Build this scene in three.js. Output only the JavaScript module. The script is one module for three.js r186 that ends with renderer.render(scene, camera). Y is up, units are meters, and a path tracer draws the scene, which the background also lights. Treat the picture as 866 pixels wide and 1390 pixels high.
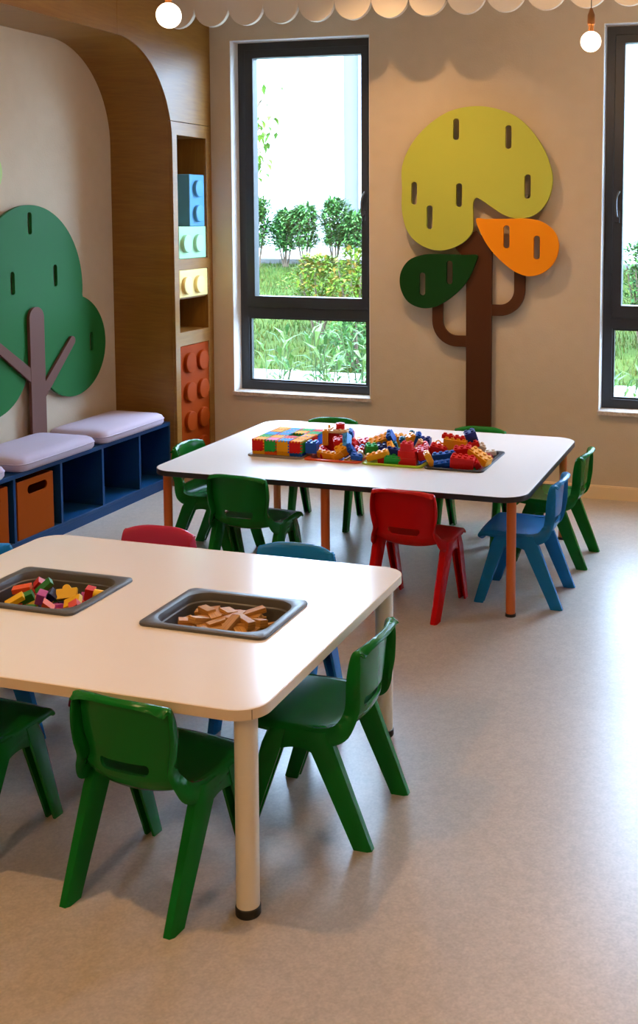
import * as THREE from 'three';
import { RoundedBoxGeometry } from 'three/addons/geometries/RoundedBoxGeometry.js';
import { mergeGeometries, mergeVertices, toCreasedNormals } from 'three/addons/utils/BufferGeometryUtils.js';
import { Brush, Evaluator, SUBTRACTION } from 'three-bvh-csg';

// ---------------------------------------------------------------- camera, sky, sun, exposure
const scene = new THREE.Scene();
const V = (x, y, z) => new THREE.Vector3(x, y, z);
const F = 1534.4, CX = 584.63, CY = 425.48, YAW = -0.2989, PITCH = 0.0903, ROLL = 0.0024;
const EYE = V(1.3012, 1.6625, 6.4551);
const FWD = V(Math.sin(YAW) * Math.cos(PITCH), -Math.sin(PITCH), -Math.cos(YAW) * Math.cos(PITCH));
const RT0 = V(Math.cos(YAW), 0, Math.sin(YAW)), UP0 = RT0.clone().cross(FWD);
const RT = RT0.clone().multiplyScalar(Math.cos(ROLL)).addScaledVector(UP0, Math.sin(ROLL));
const UP = UP0.clone().multiplyScalar(Math.cos(ROLL)).addScaledVector(RT0, -Math.sin(ROLL));
const fullW = 2 * CX, fullH = 2 * (1390 - CY);
const camera = new THREE.PerspectiveCamera(2 * Math.atan(fullH / 2 / F) * 180 / Math.PI, fullW / fullH, 0.05, 200);
camera.position.copy(EYE); camera.up.copy(UP); camera.lookAt(EYE.clone().add(FWD));
camera.setViewOffset(fullW, fullH, 0, fullH / 2 - CY, 866, 1390);
camera.updateProjectionMatrix();

scene.background = new THREE.Color().setRGB(0.50, 0.72, 1.0);
scene.backgroundIntensity = 28;
const sun = new THREE.DirectionalLight(new THREE.Color().setRGB(0.62, 0.80, 1.0), 12.0);
sun.position.set(6, 13, 9); sun.target.position.set(0, 0, -3); scene.add(sun, sun.target);
sun.castShadow = true; sun.shadow.mapSize.set(2048, 2048);
Object.assign(sun.shadow.camera, { left: -14, right: 14, top: 14, bottom: -14, near: 0.5, far: 50 });
const EXPOSURE = 0.97;

// ceiling downlights: x, z, candela, target z and y (the row by the windows is tilted to the wall), half cone
const DOWNLIGHTS = [[-0.8, 1.28, 11.5, 0, 0.75, 0.78], [2.1, 1.28, 11.5, 0, 0.75, 0.78], [-0.95, 4.45, 11.5, 4.45, 0, 1.0], [2.1, 4.45, 8, 4.45, 0, 1.0], [-0.3, 7.5, 20, 6.4, 0, 1.0], [2.1, 7.5, 12, 6.4, 0, 1.0]];
const DOWN_COL = new THREE.Color().setRGB(1.0, 0.58, 0.26);
const CEIL = 3.2;

// ---------------------------------------------------------------- helpers
const rayTo = (u, v) => RT.clone().multiplyScalar((u - CX) / F).addScaledVector(UP, -(v - CY) / F).add(FWD);
const onX = (u, v, x) => { const d = rayTo(u, v); return EYE.clone().addScaledVector(d, (x - EYE.x) / d.x); };
const onZ = (u, v, z) => { const d = rayTo(u, v); return EYE.clone().addScaledVector(d, (z - EYE.z) / d.z); };
let seed = 7; const rnd = () => { seed = (seed * 1664525 + 1013904223) >>> 0; return seed / 4294967296; };
const rr = (a, b) => a + (b - a) * rnd();
const taken = {};
const numbered = (n) => { const k = taken[n] = (taken[n] ?? -1) + 1; return k ? `${n}_${String(k).padStart(3, '0')}` : n; };
const lin = (r, g, b) => new THREE.Color().setRGB(r, g, b);
const M = (c, rough = 0.5, more = {}) => new THREE.MeshPhysicalMaterial({ color: c, roughness: rough, ...more });
function thing(name, label, category, pos = [0, 0, 0], turn = 0, group) {
  const o = new THREE.Group(); o.name = numbered(name); o.position.set(...pos); o.rotation.y = turn; scene.add(o);
  o.userData = { label, category }; if (group) o.userData.group = group; return o;
}
function part(parent, name, geo, mat, label) {
  const m = new THREE.Mesh(Array.isArray(geo) ? merge(geo) : geo, mat); m.name = parent === scene ? numbered(name) : name;
  m.castShadow = m.receiveShadow = true; parent.add(m); if (label) m.userData.label = label; return m;
}
function solo(name, geo, mat, label, category, group) {
  const m = part(scene, name, geo, mat); m.userData = { label, category }; if (group) m.userData.group = group; return m;
}
function struct(name, geo, mat, label, category) { const m = part(scene, name, geo, mat); m.userData = { kind: 'structure', label, category }; return m; }
const plain = (g) => { g = g.index ? g.toNonIndexed() : g; for (const k of Object.keys(g.attributes)) if (!['position', 'normal', 'uv', 'color'].includes(k)) g.deleteAttribute(k); return g; };
function merge(list) { const l = list.map(plain); const col = l.some((g) => g.attributes.color); if (!col) l.forEach((g) => g.deleteAttribute('color')); return mergeGeometries(l); }
// uv in metres from the dominant axis of each face; 'along' is the axis that becomes u wherever the face contains it
function metricUV(g, along = 'x', k = 1) {
  g = plain(g); g.computeBoundingBox(); const p = g.attributes.position, n = p.count, uv = new Float32Array(n * 2);
  const a = V(), b = V(), c = V();
  for (let i = 0; i < n; i += 3) {
    a.fromBufferAttribute(p, i); b.fromBufferAttribute(p, i + 1); c.fromBufferAttribute(p, i + 2);
    const nn = b.clone().sub(a).cross(c.clone().sub(a)); const ax = Math.abs(nn.x), ay = Math.abs(nn.y), az = Math.abs(nn.z);
    let pr = ax >= ay && ax >= az ? ['z', 'y'] : ay >= az ? ['x', 'z'] : ['x', 'y'];
    if (pr[1] === along) pr = [pr[1], pr[0]];
    [a, b, c].forEach((q, j) => { uv[(i + j) * 2] = q[pr[0]] * k; uv[(i + j) * 2 + 1] = q[pr[1]] * k; });
  }
  g.setAttribute('uv', new THREE.BufferAttribute(uv, 2)); return g;
}
const box = (x0, x1, y0, y1, z0, z1, r = 0) => {
  const w = x1 - x0, h = y1 - y0, d = z1 - z0;
  const g = r ? new RoundedBoxGeometry(w, h, d, 2, r) : new THREE.BoxGeometry(w, h, d);
  return g.translate((x0 + x1) / 2, (y0 + y1) / 2, (z0 + z1) / 2);
};
const cyl = (r0, r1, h, n = 24, x = 0, y = 0, z = 0) => new THREE.CylinderGeometry(r1, r0, h, n).translate(x, y + h / 2, z);
function rrect(x0, x1, y0, y1, r) {
  const s = new THREE.Shape(); s.moveTo(x0 + r, y0); s.lineTo(x1 - r, y0); s.absarc(x1 - r, y0 + r, r, -Math.PI / 2, 0); s.lineTo(x1, y1 - r); s.absarc(x1 - r, y1 - r, r, 0, Math.PI / 2);
  s.lineTo(x0 + r, y1); s.absarc(x0 + r, y1 - r, r, Math.PI / 2, Math.PI); s.lineTo(x0, y0 + r); s.absarc(x0 + r, y0 + r, r, Math.PI, Math.PI * 1.5); return s;
}
const rect = (x0, x1, y0, y1) => new THREE.Shape([[x0, y0], [x1, y0], [x1, y1], [x0, y1]].map((p) => new THREE.Vector2(...p)));
const rectHole = (x0, x1, y0, y1) => new THREE.Path([[x0, y0], [x0, y1], [x1, y1], [x1, y0]].map((p) => new THREE.Vector2(...p)));
const hole = (s) => new THREE.Path(s.getPoints(8));
function extrude(shape, depth, bevel = 0, seg = 12) {
  return new THREE.ExtrudeGeometry(shape, bevel ? { depth: depth - 2 * bevel, bevelEnabled: true, bevelSize: bevel, bevelThickness: bevel, bevelOffset: -bevel, bevelSegments: 2, curveSegments: seg } : { depth, bevelEnabled: false, curveSegments: seg }).translate(0, 0, bevel);
}
const faceX = (g, x) => g.rotateY(-Math.PI / 2).scale(1, 1, 1).translate(x, 0, 0);   // shape (z, y) extruded: shape x -> world z, depth -> -x
const flat = (g, y) => g.rotateX(Math.PI / 2).translate(0, y, 0);                    // shape (x, z), extruded downwards from y
// rings of points joined into a closed skin
function loft(rings, capA = true, capB = true, crease = 0.6) {
  const n = rings[0].length, pos = [], idx = [];
  rings.forEach((r) => r.forEach((p) => pos.push(p.x, p.y, p.z)));
  for (let i = 0; i + 1 < rings.length; i++) for (let j = 0; j < n; j++) { const a = i * n + j, b = i * n + (j + 1) % n, c = a + n, d = b + n; idx.push(a, b, d, a, d, c); }
  const cap = (k, flip) => { const c = V(); rings[k].forEach((p) => c.add(p)); c.divideScalar(n); const ci = pos.length / 3; pos.push(c.x, c.y, c.z); for (let j = 0; j < n; j++) { const a = k * n + j, b = k * n + (j + 1) % n; flip ? idx.push(ci, b, a) : idx.push(ci, a, b); } };
  if (capA) cap(0, true); if (capB) cap(rings.length - 1, false);
  const g = new THREE.BufferGeometry(); g.setAttribute('position', new THREE.Float32BufferAttribute(pos, 3)); g.setIndex(idx);
  const h = toCreasedNormals(g, crease); h.setAttribute('uv', new THREE.Float32BufferAttribute(new Float32Array(h.attributes.position.count * 2), 2)); return h;
}
const ringRect = (x0, x1, z0, z1, r, y, seg = 6) => { const out = []; for (const [cx, cz, a0] of [[x1 - r, z1 - r, 0], [x0 + r, z1 - r, 1], [x0 + r, z0 + r, 2], [x1 - r, z0 + r, 3]]) for (let k = 0; k <= seg; k++) { const a = (a0 + k / seg) * Math.PI / 2; out.push(V(cx + r * Math.cos(a), y, cz + r * Math.sin(a))); } return out.reverse(); };
const tube = (pts, r, n = 24, m = 8) => new THREE.TubeGeometry(new THREE.CatmullRomCurve3(pts), n, r, m);
function bar(a, b, r0, r1, n = 6) { const d = b.clone().sub(a); const g = new THREE.CylinderGeometry(r1, r0, d.length(), n); g.translate(0, d.length() / 2, 0); g.applyQuaternion(new THREE.Quaternion().setFromUnitVectors(V(0, 1, 0), d.normalize())); return g.translate(a.x, a.y, a.z); }
const colored = (g, c) => { g = plain(g); const n = g.attributes.position.count, a = new Float32Array(n * 3); for (let i = 0; i < n; i++) a.set([c.r, c.g, c.b], i * 3); g.setAttribute('color', new THREE.BufferAttribute(a, 3)); return g; };

// ---------------------------------------------------------------- procedural textures
function lattice(px, py, s) { let q = s; const r = () => (q = (q * 1103515245 + 12345) & 0x7fffffff) / 0x7fffffff; const a = new Float32Array(px * py).map(r); return (u, v) => { const x = u * px, y = v * py; let xi = Math.floor(x), yi = Math.floor(y); let fx = x - xi, fy = y - yi; fx = fx * fx * (3 - 2 * fx); fy = fy * fy * (3 - 2 * fy); const X = ((xi % px) + px) % px, Y = ((yi % py) + py) % py, X1 = (X + 1) % px, Y1 = (Y + 1) % py; return (a[Y * px + X] * (1 - fx) + a[Y * px + X1] * fx) * (1 - fy) + (a[Y1 * px + X] * (1 - fx) + a[Y1 * px + X1] * fx) * fy; }; }
function tex(w, h, fn, srgb, rep = 1, repV = rep) {
  const d = new Uint8Array(w * h * 4);
  for (let y = 0; y < h; y++) for (let x = 0; x < w; x++) { const c = fn(x / w, y / h); for (let k = 0; k < 3; k++) d[(y * w + x) * 4 + k] = Math.max(0, Math.min(255, Math.round((Array.isArray(c) ? c[k] : c) * 255))); d[(y * w + x) * 4 + 3] = 255; }
  const t = new THREE.DataTexture(d, w, h); t.wrapS = t.wrapT = THREE.RepeatWrapping; t.magFilter = THREE.LinearFilter; t.minFilter = THREE.LinearMipmapLinearFilter; t.generateMipmaps = true;
  if (srgb) t.colorSpace = THREE.SRGBColorSpace; t.repeat.set(rep, repV); t.needsUpdate = true; return t;
}
const mixc = (a, b, t) => a.map((x, i) => x + (b[i] - x) * t);
const n1 = lattice(6, 24, 3), n2 = lattice(14, 130, 5), n3 = lattice(40, 400, 9), n4 = lattice(4, 9, 17);
const woodGrain = (u, v) => { const w = v + 0.02 * n4(u, v); const a = n1(u, w), b = n2(u, w), c = n3(u, w); return 0.35 * a + 0.4 * b + 0.25 * c; };
const woodTex = tex(512, 1024, (u, v) => mixc([0.47, 0.305, 0.11], [0.58, 0.41, 0.17], woodGrain(u, v)), true, 0.7, 0.8);
const woodBump = tex(512, 1024, woodGrain, false, 0.7, 0.8);
const f1 = lattice(300, 300, 21), f2 = lattice(90, 90, 22), f3 = lattice(14, 14, 23), f4 = lattice(5, 5, 24), f5 = lattice(500, 500, 25);
const floorTex = tex(1024, 1024, (u, v) => { const t = 0.34 * f1(u, v) + 0.22 * f2(u, v) + 0.10 * f3(u, v) + 0.08 * f4(u, v) + 0.3 * f5(u, v); return mixc([0.645, 0.61, 0.575], [0.735, 0.695, 0.655], Math.min(1, Math.max(0, (t - 0.26) * 1.7))); }, true, 0.55);
const floorRough = tex(512, 512, (u, v) => 0.30 + 0.16 * f3(u, v) + 0.10 * f1(u, v), false, 0.55);
const p1 = lattice(260, 260, 31), p2 = lattice(40, 40, 32);
const plasterBump = tex(512, 512, (u, v) => 0.6 * p1(u, v) + 0.4 * p2(u, v), false, 0.9);
const plasterTex = tex(256, 256, (u, v) => { const t = 0.5 * p2(u, v) + 0.5 * f4(u, v); return mixc([0.755, 0.69, 0.60], [0.785, 0.72, 0.63], t); }, true, 0.5);
const weave = tex(256, 256, (u, v) => 0.5 + 0.25 * Math.sin(u * 400) * Math.sin(v * 400) + 0.25 * f2(u, v), false, 3);
const stone = tex(256, 256, (u, v) => mixc([0.62, 0.57, 0.52], [0.86, 0.83, 0.80], 0.5 * f3(u * 2, v * 2) + 0.5 * f2(u, v)), true, 1.5);
const pineG = lattice(3, 40, 41); const pineTex = tex(128, 256, (u, v) => mixc([0.64, 0.43, 0.16], [0.80, 0.60, 0.28], pineG(u, v)), true, 8, 8);
const grassTex = tex(512, 512, (u, v) => mixc([0.12, 0.18, 0.05], [0.25, 0.285, 0.11], 0.45 * f3(u, v) + 0.35 * f2(u, v) + 0.3 * f1(u, v)), true, 0.25);

// ---------------------------------------------------------------- materials
const wood = M(0xffffff, 0.33, { map: woodTex, bumpMap: woodBump, bumpScale: 0.0006, specularIntensity: 1 });
const wallPaint = M(0xffffff, 0.85, { map: plasterTex, bumpMap: plasterBump, bumpScale: 0.0008 });
const whitePaint = M(lin(0.78, 0.76, 0.72), 0.6);
const vinyl = M(0xffffff, 0.31, { map: floorTex, bumpMap: floorRough, bumpScale: 0.00015, clearcoat: 0.1, clearcoatRoughness: 0.36 });
const alu = M(lin(0.020, 0.024, 0.029), 0.42);
const blackPlastic = M(lin(0.012, 0.012, 0.013), 0.5);
const glassM = new THREE.MeshPhysicalMaterial({ color: 0xffffff, transmission: 1, roughness: 0, thickness: 0, ior: 1.5 });
const creamMetal = M(lin(0.74, 0.68, 0.56), 0.35);
const plastics = {
  green: lin(0.004, 0.15, 0.018), blue: lin(0.008, 0.18, 0.46), red: lin(0.52, 0.003, 0.004), pink: lin(0.46, 0.035, 0.085),
};
const chairMat = Object.fromEntries(Object.entries(plastics).map(([k, c]) => [k, M(c, 0.27, { specularIntensity: 0.32 })]));
const toy = Object.fromEntries(Object.entries({ red: [0.62, 0.012, 0.012], yellow: [0.85, 0.38, 0.012], blue: [0.012, 0.10, 0.52], navy: [0.012, 0.03, 0.22], green: [0.02, 0.36, 0.06], lime: [0.40, 0.60, 0.03], orange: [0.85, 0.12, 0.015], sky: [0.06, 0.32, 0.75], cream: [0.80, 0.62, 0.36], white: [0.8, 0.8, 0.78], pink: [0.75, 0.22, 0.36], teal: [0.01, 0.16, 0.26], tan: [0.60, 0.42, 0.26] }).map(([k, c]) => [k, M(lin(...c), 0.38, { specularIntensity: 0.4 })]));

// ---------------------------------------------------------------- room shell
const XA = -2.549, XC = -2.13, XB = -2.1764, ZC = 0.49, XR = 4.6, ZF = 8.6;
const WIN = [[-2.0, -1.075], [0.3253, 1.2503], [2.65, 3.575]], WY0 = 0.513, WY1 = 2.713, WZ = -0.104;
struct('floor', metricUV(box(XA - 0.2, XR + 0.2, -0.12, 0, -0.3, ZF + 0.2)), vinyl, 'speckled greige vinyl floor of the play room', 'floor');
struct('ceiling', box(XA - 0.2, XR + 0.2, CEIL, CEIL + 0.2, -0.3, ZF + 0.2), whitePaint, 'plain white ceiling above the play room', 'ceiling');
{
  const s = new THREE.Shape([[XA - 0.2, 0], [XR + 0.2, 0], [XR + 0.2, CEIL], [XA - 0.2, CEIL]].map((p) => new THREE.Vector2(...p)));
  for (const [a, b] of WIN) s.holes.push(new THREE.Path([[a, WY0 - 0.02], [a, WY1], [b, WY1], [b, WY0 - 0.02]].map((p) => new THREE.Vector2(...p))));
  struct('wall_back', metricUV(extrude(s, 0.28).translate(0, 0, -0.28)), wallPaint, 'beige painted wall with two tall windows', 'wall');
}
struct('wall_left', metricUV(box(XA - 0.2, XA, 0, CEIL, 0, ZF)), wallPaint, 'beige painted wall at the back of the wooden alcove', 'wall');
struct('wall_right', metricUV(box(XR, XR + 0.2, 0, CEIL, 0, ZF)), wallPaint, 'beige painted side wall opposite the alcove', 'wall');
struct('wall_front', metricUV(box(XA, XR, 0, CEIL, ZF, ZF + 0.2)), wallPaint, 'beige painted wall facing the windows', 'wall');
struct('baseboard_back', [box(XC, XR, 0, 0.072, 0, 0.014), box(XC, XR, 0.072, 0.079, 0, 0.010)], M(lin(0.80, 0.62, 0.40), 0.45), 'cream baseboard along the foot of the window wall', 'baseboard');

WIN.forEach(([a, b], i) => {
  const w = new THREE.Group(); w.name = `window_${i + 1}`; scene.add(w); w.position.set((a + b) / 2, WY0, WZ);
  w.userData = { kind: 'structure', label: i > 1 ? 'tall dark-framed window further along the window wall' : i ? 'tall dark-framed window beside the orange leaf of the wall tree' : 'tall dark-framed window between the wooden column and wall tree', category: 'window' };
  const hw = (b - a) / 2, H = WY1 - WY0, T0 = 0.472, T1 = 0.548;
  const fr = rect(-hw, hw, 0, H); fr.holes.push(rectHole(-hw + 0.06, hw - 0.058, 0.058, T0), rectHole(-hw + 0.06, hw - 0.058, T1, H - 0.06));
  part(w, 'frame', extrude(fr, 0.07, 0.003).translate(0, 0, -0.07), alu);
  const sa = rect(-hw + 0.052, hw - 0.045, T1 - 0.012, H - 0.05); sa.holes.push(rectHole(-hw + 0.11, hw - 0.09, T1 + 0.06, H - 0.10));
  part(w, 'sash', extrude(sa, 0.07, 0.004).translate(0, 0, -0.058), alu);
  part(w, 'pane', box(-hw + 0.10, hw - 0.08, T1 + 0.05, H - 0.09, -0.032, -0.026), glassM);
  part(w, 'pane', box(-hw + 0.05, hw - 0.05, 0.05, T0 + 0.01, -0.047, -0.041), glassM);
  part(w, 'glazing_bead', [box(-hw + 0.06, -hw + 0.072, 0.058, T0, -0.04, -0.012), box(hw - 0.07, hw - 0.058, 0.058, T0, -0.04, -0.012), box(-hw + 0.072, hw - 0.07, 0.058, 0.07, -0.04, -0.012), box(-hw + 0.072, hw - 0.07, T0 - 0.012, T0, -0.04, -0.012)], alu);
  const rv = M(lin(0.74, 0.74, 0.74), 0.6);
  part(w, 'reveal', [box(-hw, -hw + 0.004, 0, H, 0, 0.1035), box(hw - 0.004, hw, 0, H, 0, 0.1035), box(-hw + 0.004, hw - 0.004, H - 0.004, H, 0, 0.1035)], rv, 'white painted window reveal');
  const hs = i ? -1 : 1, hx = hs > 0 ? hw - 0.068 : -hw + 0.08, hy = 1.12;
  const h = part(w, 'handle', [box(hx - 0.014, hx + 0.014, hy - 0.035, hy + 0.035, 0.012, 0.022, 0.004), bar(V(hx, hy, 0.02), V(hx, hy, 0.055), 0.009, 0.009, 10), tube([V(hx, hy, 0.053), V(hx - 0.004, hy + 0.05, 0.056), V(hx - 0.002, hy + 0.11, 0.050), V(hx + 0.012, hy + 0.145, 0.036)], 0.0075, 16, 8)], M(lin(0.05, 0.052, 0.055), 0.25));
  h.userData.label = 'slim dark lever handle';
  const sl = part(w, 'sill', metricUV(new RoundedBoxGeometry(b - a + 0.01, 0.026, 0.128, 2, 0.004).translate(0.004, -0.008, 0.061)), M(0xffffff, 0.35, { map: stone }), 'pale stone sill slab'); void sl;
});

// ---------------------------------------------------------------- wooden arch and column
{
  const o = thing('wooden_arch_surround', 'oak veneer arch framing the bench alcove, with a shelf column beside the window', 'panelling', [0, 0, 0]);
  const ZL = 4.55, AT = 2.605, R = 0.555, SEAM = 2.1865, ZS = ZC + R;      // arch opening from ZC to ZL
  const sh = (pts) => new THREE.Shape(pts.map((p) => new THREE.Vector2(...p)));
  const g2 = 0.0015;
  // corner panel with the curved cut
  const c = new THREE.Shape(); c.moveTo(0.03, SEAM + g2); c.lineTo(ZC + (R - Math.sqrt(Math.max(0, R * R - (SEAM - (AT - R)) ** 2))), SEAM + g2);
  for (let k = 0; k <= 24; k++) { const a0 = Math.asin((SEAM + g2 - (AT - R)) / R), a = a0 + (Math.PI / 2 - a0) * k / 24; c.lineTo(ZS - R * Math.cos(a), AT - R + R * Math.sin(a)); }
  c.lineTo(ZS - g2, CEIL); c.lineTo(0.03, CEIL);
  const putX = (shape, d, bev, x) => metricUV(extrude(shape, d, bev).applyMatrix4(new THREE.Matrix4().set(0, 0, 1, x - d, 0, 1, 0, 0, 1, 0, 0, 0, 0, 0, 0, 1)).index ? null : fixX(extrude(shape, d, bev), x - d), 'z');
  function fixX(g, x0) { const p = g.attributes.position; for (let i = 0; i < p.count; i++) { const z = p.getX(i), y = p.getY(i), d = p.getZ(i); p.setXYZ(i, x0 + d, y, z); } const q = plain(g), a = q.attributes.position; for (let i = 0; i < a.count; i += 3) { const t = [a.getX(i + 1), a.getY(i + 1), a.getZ(i + 1)]; a.setXYZ(i + 1, a.getX(i + 2), a.getY(i + 2), a.getZ(i + 2)); a.setXYZ(i + 2, ...t); } q.computeVertexNormals(); return q; }
  part(o, 'corner_panel', putX(c, 0.02, 0.0015, XC), wood);
  part(o, 'header_panel', putX(sh([[ZS + g2, AT], [ZL - R, AT], [ZL - R, CEIL], [ZS + g2, CEIL]]), 0.02, 0.0015, XC), wood);
  const far = new THREE.Shape(); far.moveTo(ZL - R + g2, AT); for (let k = 0; k <= 24; k++) { const a = Math.PI / 2 * (1 - k / 24); far.lineTo(ZL - R + R * Math.cos(a), AT - R + R * Math.sin(a)); } far.lineTo(ZL, 0); far.lineTo(ZL + 0.5, 0); far.lineTo(ZL + 0.5, CEIL); far.lineTo(ZL - R + g2, CEIL);
  part(o, 'side_panel', putX(far, 0.02, 0.0015, XC), wood);
  // column face with three niches; the arch curve ends above its top
  const NZ0 = 0.08, NZ1 = 0.436, N = [[1.37, 2.108], [0.928, 1.305], [0.03, 0.845]];
  const col = new THREE.Shape(); col.moveTo(0.03, 0); col.lineTo(ZC, 0); col.lineTo(ZC, AT - R);
  for (let k = 1; k <= 8; k++) { const a0 = Math.asin((SEAM - g2 - (AT - R)) / R) * k / 8; col.lineTo(ZS - R * Math.cos(a0), AT - R + R * Math.sin(a0)); }
  col.lineTo(0.03, SEAM - g2);
  for (const [y0, y1] of N) col.holes.push(new THREE.Path([[NZ0, y0], [NZ0, y1], [NZ1, y1], [NZ1, y0]].map((p) => new THREE.Vector2(...p))));
  part(o, 'column_face', putX(col, 0.02, 0.0015, XC), wood);
  part(o, 'scribe_strip', metricUV(box(XC - 0.03, XC - 0.008, 0, CEIL, 0.001, 0.029), 'y'), wood, 'darker narrow wood strip against the wall');
  const XD = XC - 0.34;
  N.forEach(([y0, y1]) => part(o, 'niche_lining', metricUV(merge([box(XD - 0.012, XD, y0 - 0.012, y1 + 0.012, NZ0 - 0.012, NZ1 + 0.012), box(XD, XC - 0.02, y0 - 0.012, y0, NZ0 - 0.012, NZ1 + 0.012), box(XD, XC - 0.02, y1, y1 + 0.012, NZ0 - 0.012, NZ1 + 0.012), box(XD, XC - 0.02, y0, y1, NZ0 - 0.012, NZ0), box(XD, XC - 0.02, y0, y1, NZ1, NZ1 + 0.012)]), 'y'), wood));
  part(o, 'shelf', metricUV(box(XD, XC - 0.015, 1.128, 1.136, NZ0, NZ1), 'z'), wood);
  // curved reveal lining
  const inner = [[ZC, 0.0]]; for (let k = 0; k <= 20; k++) { const a = Math.PI / 2 * k / 20; inner.push([ZS - R * Math.cos(a), AT - R + R * Math.sin(a)]); }
  for (let k = 0; k <= 20; k++) { const a = Math.PI / 2 * (1 - k / 20); inner.push([ZL - R + R * Math.cos(a), AT - R + R * Math.sin(a)]); } inner.push([ZL, 0]);
  const pos = [], uv = []; let s = 0; const T = 0.014;
  const q = (p, x) => [x, p[1], p[0]];
  const nrm = inner.map((p, i) => { const a = inner[Math.max(0, i - 1)], b = inner[Math.min(inner.length - 1, i + 1)]; const d = Math.hypot(b[0] - a[0], b[1] - a[1]); return [-(b[1] - a[1]) / d, (b[0] - a[0]) / d]; });
  const outer = inner.map((p, i) => [p[0] + nrm[i][0] * T, p[1] + nrm[i][1] * T]);
  const X0 = XA + 0.001, X1 = XC - 0.0205;
  for (let i = 0; i + 1 < inner.length; i++) {
    const L = Math.hypot(inner[i + 1][0] - inner[i][0], inner[i + 1][1] - inner[i][1]);
    const quad = (A, B, C, D, us) => { pos.push(...A, ...B, ...C, ...A, ...C, ...D); uv.push(...us[0], ...us[1], ...us[2], ...us[0], ...us[2], ...us[3]); };
    const us = [[X0, s], [X1, s], [X1, s + L], [X0, s + L]];
    quad(q(inner[i], X0), q(inner[i], X1), q(inner[i + 1], X1), q(inner[i + 1], X0), us);
    quad(q(outer[i], X1), q(outer[i], X0), q(outer[i + 1], X0), q(outer[i + 1], X1), us);
    quad(q(inner[i], X1), q(outer[i], X1), q(outer[i + 1], X1), q(inner[i + 1], X1), us);
    s += L;
  }
  const rg = new THREE.BufferGeometry(); rg.setAttribute('position', new THREE.Float32BufferAttribute(pos, 3)); rg.setAttribute('uv', new THREE.Float32BufferAttribute(uv, 2));
  part(o, 'reveal_lining', toCreasedNormals(rg, 0.5), wood);
}

// giant toy bricks in the column (studs face into the room)
function bigBrick(name, label, mat, z0, z1, y0, y1, studs, r, out = 0, deep = 0.30) {
  const o = thing(name, label, 'toy brick', [XC + out, y0, (z0 + z1) / 2], 0, 'giant bricks in the column niches');
  const hw = (z1 - z0) / 2;
  part(o, 'body', new RoundedBoxGeometry(deep, y1 - y0, z1 - z0, 3, 0.006).translate(-deep / 2, (y1 - y0) / 2, 0), mat);
  for (const [z, y] of studs) part(o, 'stud', new THREE.LatheGeometry([[0, 0.0215], [r - 0.006, 0.0215], [r - 0.0015, 0.019], [r, 0.015], [r, -0.004]].reverse().map((p) => new THREE.Vector2(...p)), 28).rotateZ(-Math.PI / 2).translate(0, y - y0, z - (z0 + z1) / 2), mat);
  void hw;
}
bigBrick('giant_brick', 'upright blue giant toy brick on top of the mint brick', M(lin(0.09, 0.30, 0.52), 0.45, { specularIntensity: 0.35 }), 0.118, 0.303, 1.566, 1.882, [[0.208, 1.797], [0.208, 1.645]], 0.052, 0.004, 0.26);
bigBrick('giant_brick', 'mint green giant toy brick under the blue one', M(lin(0.36, 0.66, 0.42), 0.45, { specularIntensity: 0.35 }), 0.098, 0.432, 1.371, 1.566, [[0.355, 1.463], [0.205, 1.463]], 0.054, 0.0, 0.3);
bigBrick('giant_brick', 'pale yellow giant toy brick in the middle niche', M(lin(0.80, 0.66, 0.28), 0.45, { specularIntensity: 0.35 }), 0.084, 0.433, 1.137, 1.304, [[0.355, 1.210], [0.205, 1.210]], 0.054, 0.0, 0.3);
bigBrick('giant_brick', 'tall burnt orange giant toy brick in the bottom niche', M(lin(0.27, 0.036, 0.002), 0.55, { specularIntensity: 0.12 }), 0.083, 0.433, 0.031, 0.843, [0.735, 0.555, 0.375, 0.195].flatMap((y) => [[0.335, y], [0.175, y]]), 0.062, -0.002, 0.3);

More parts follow.
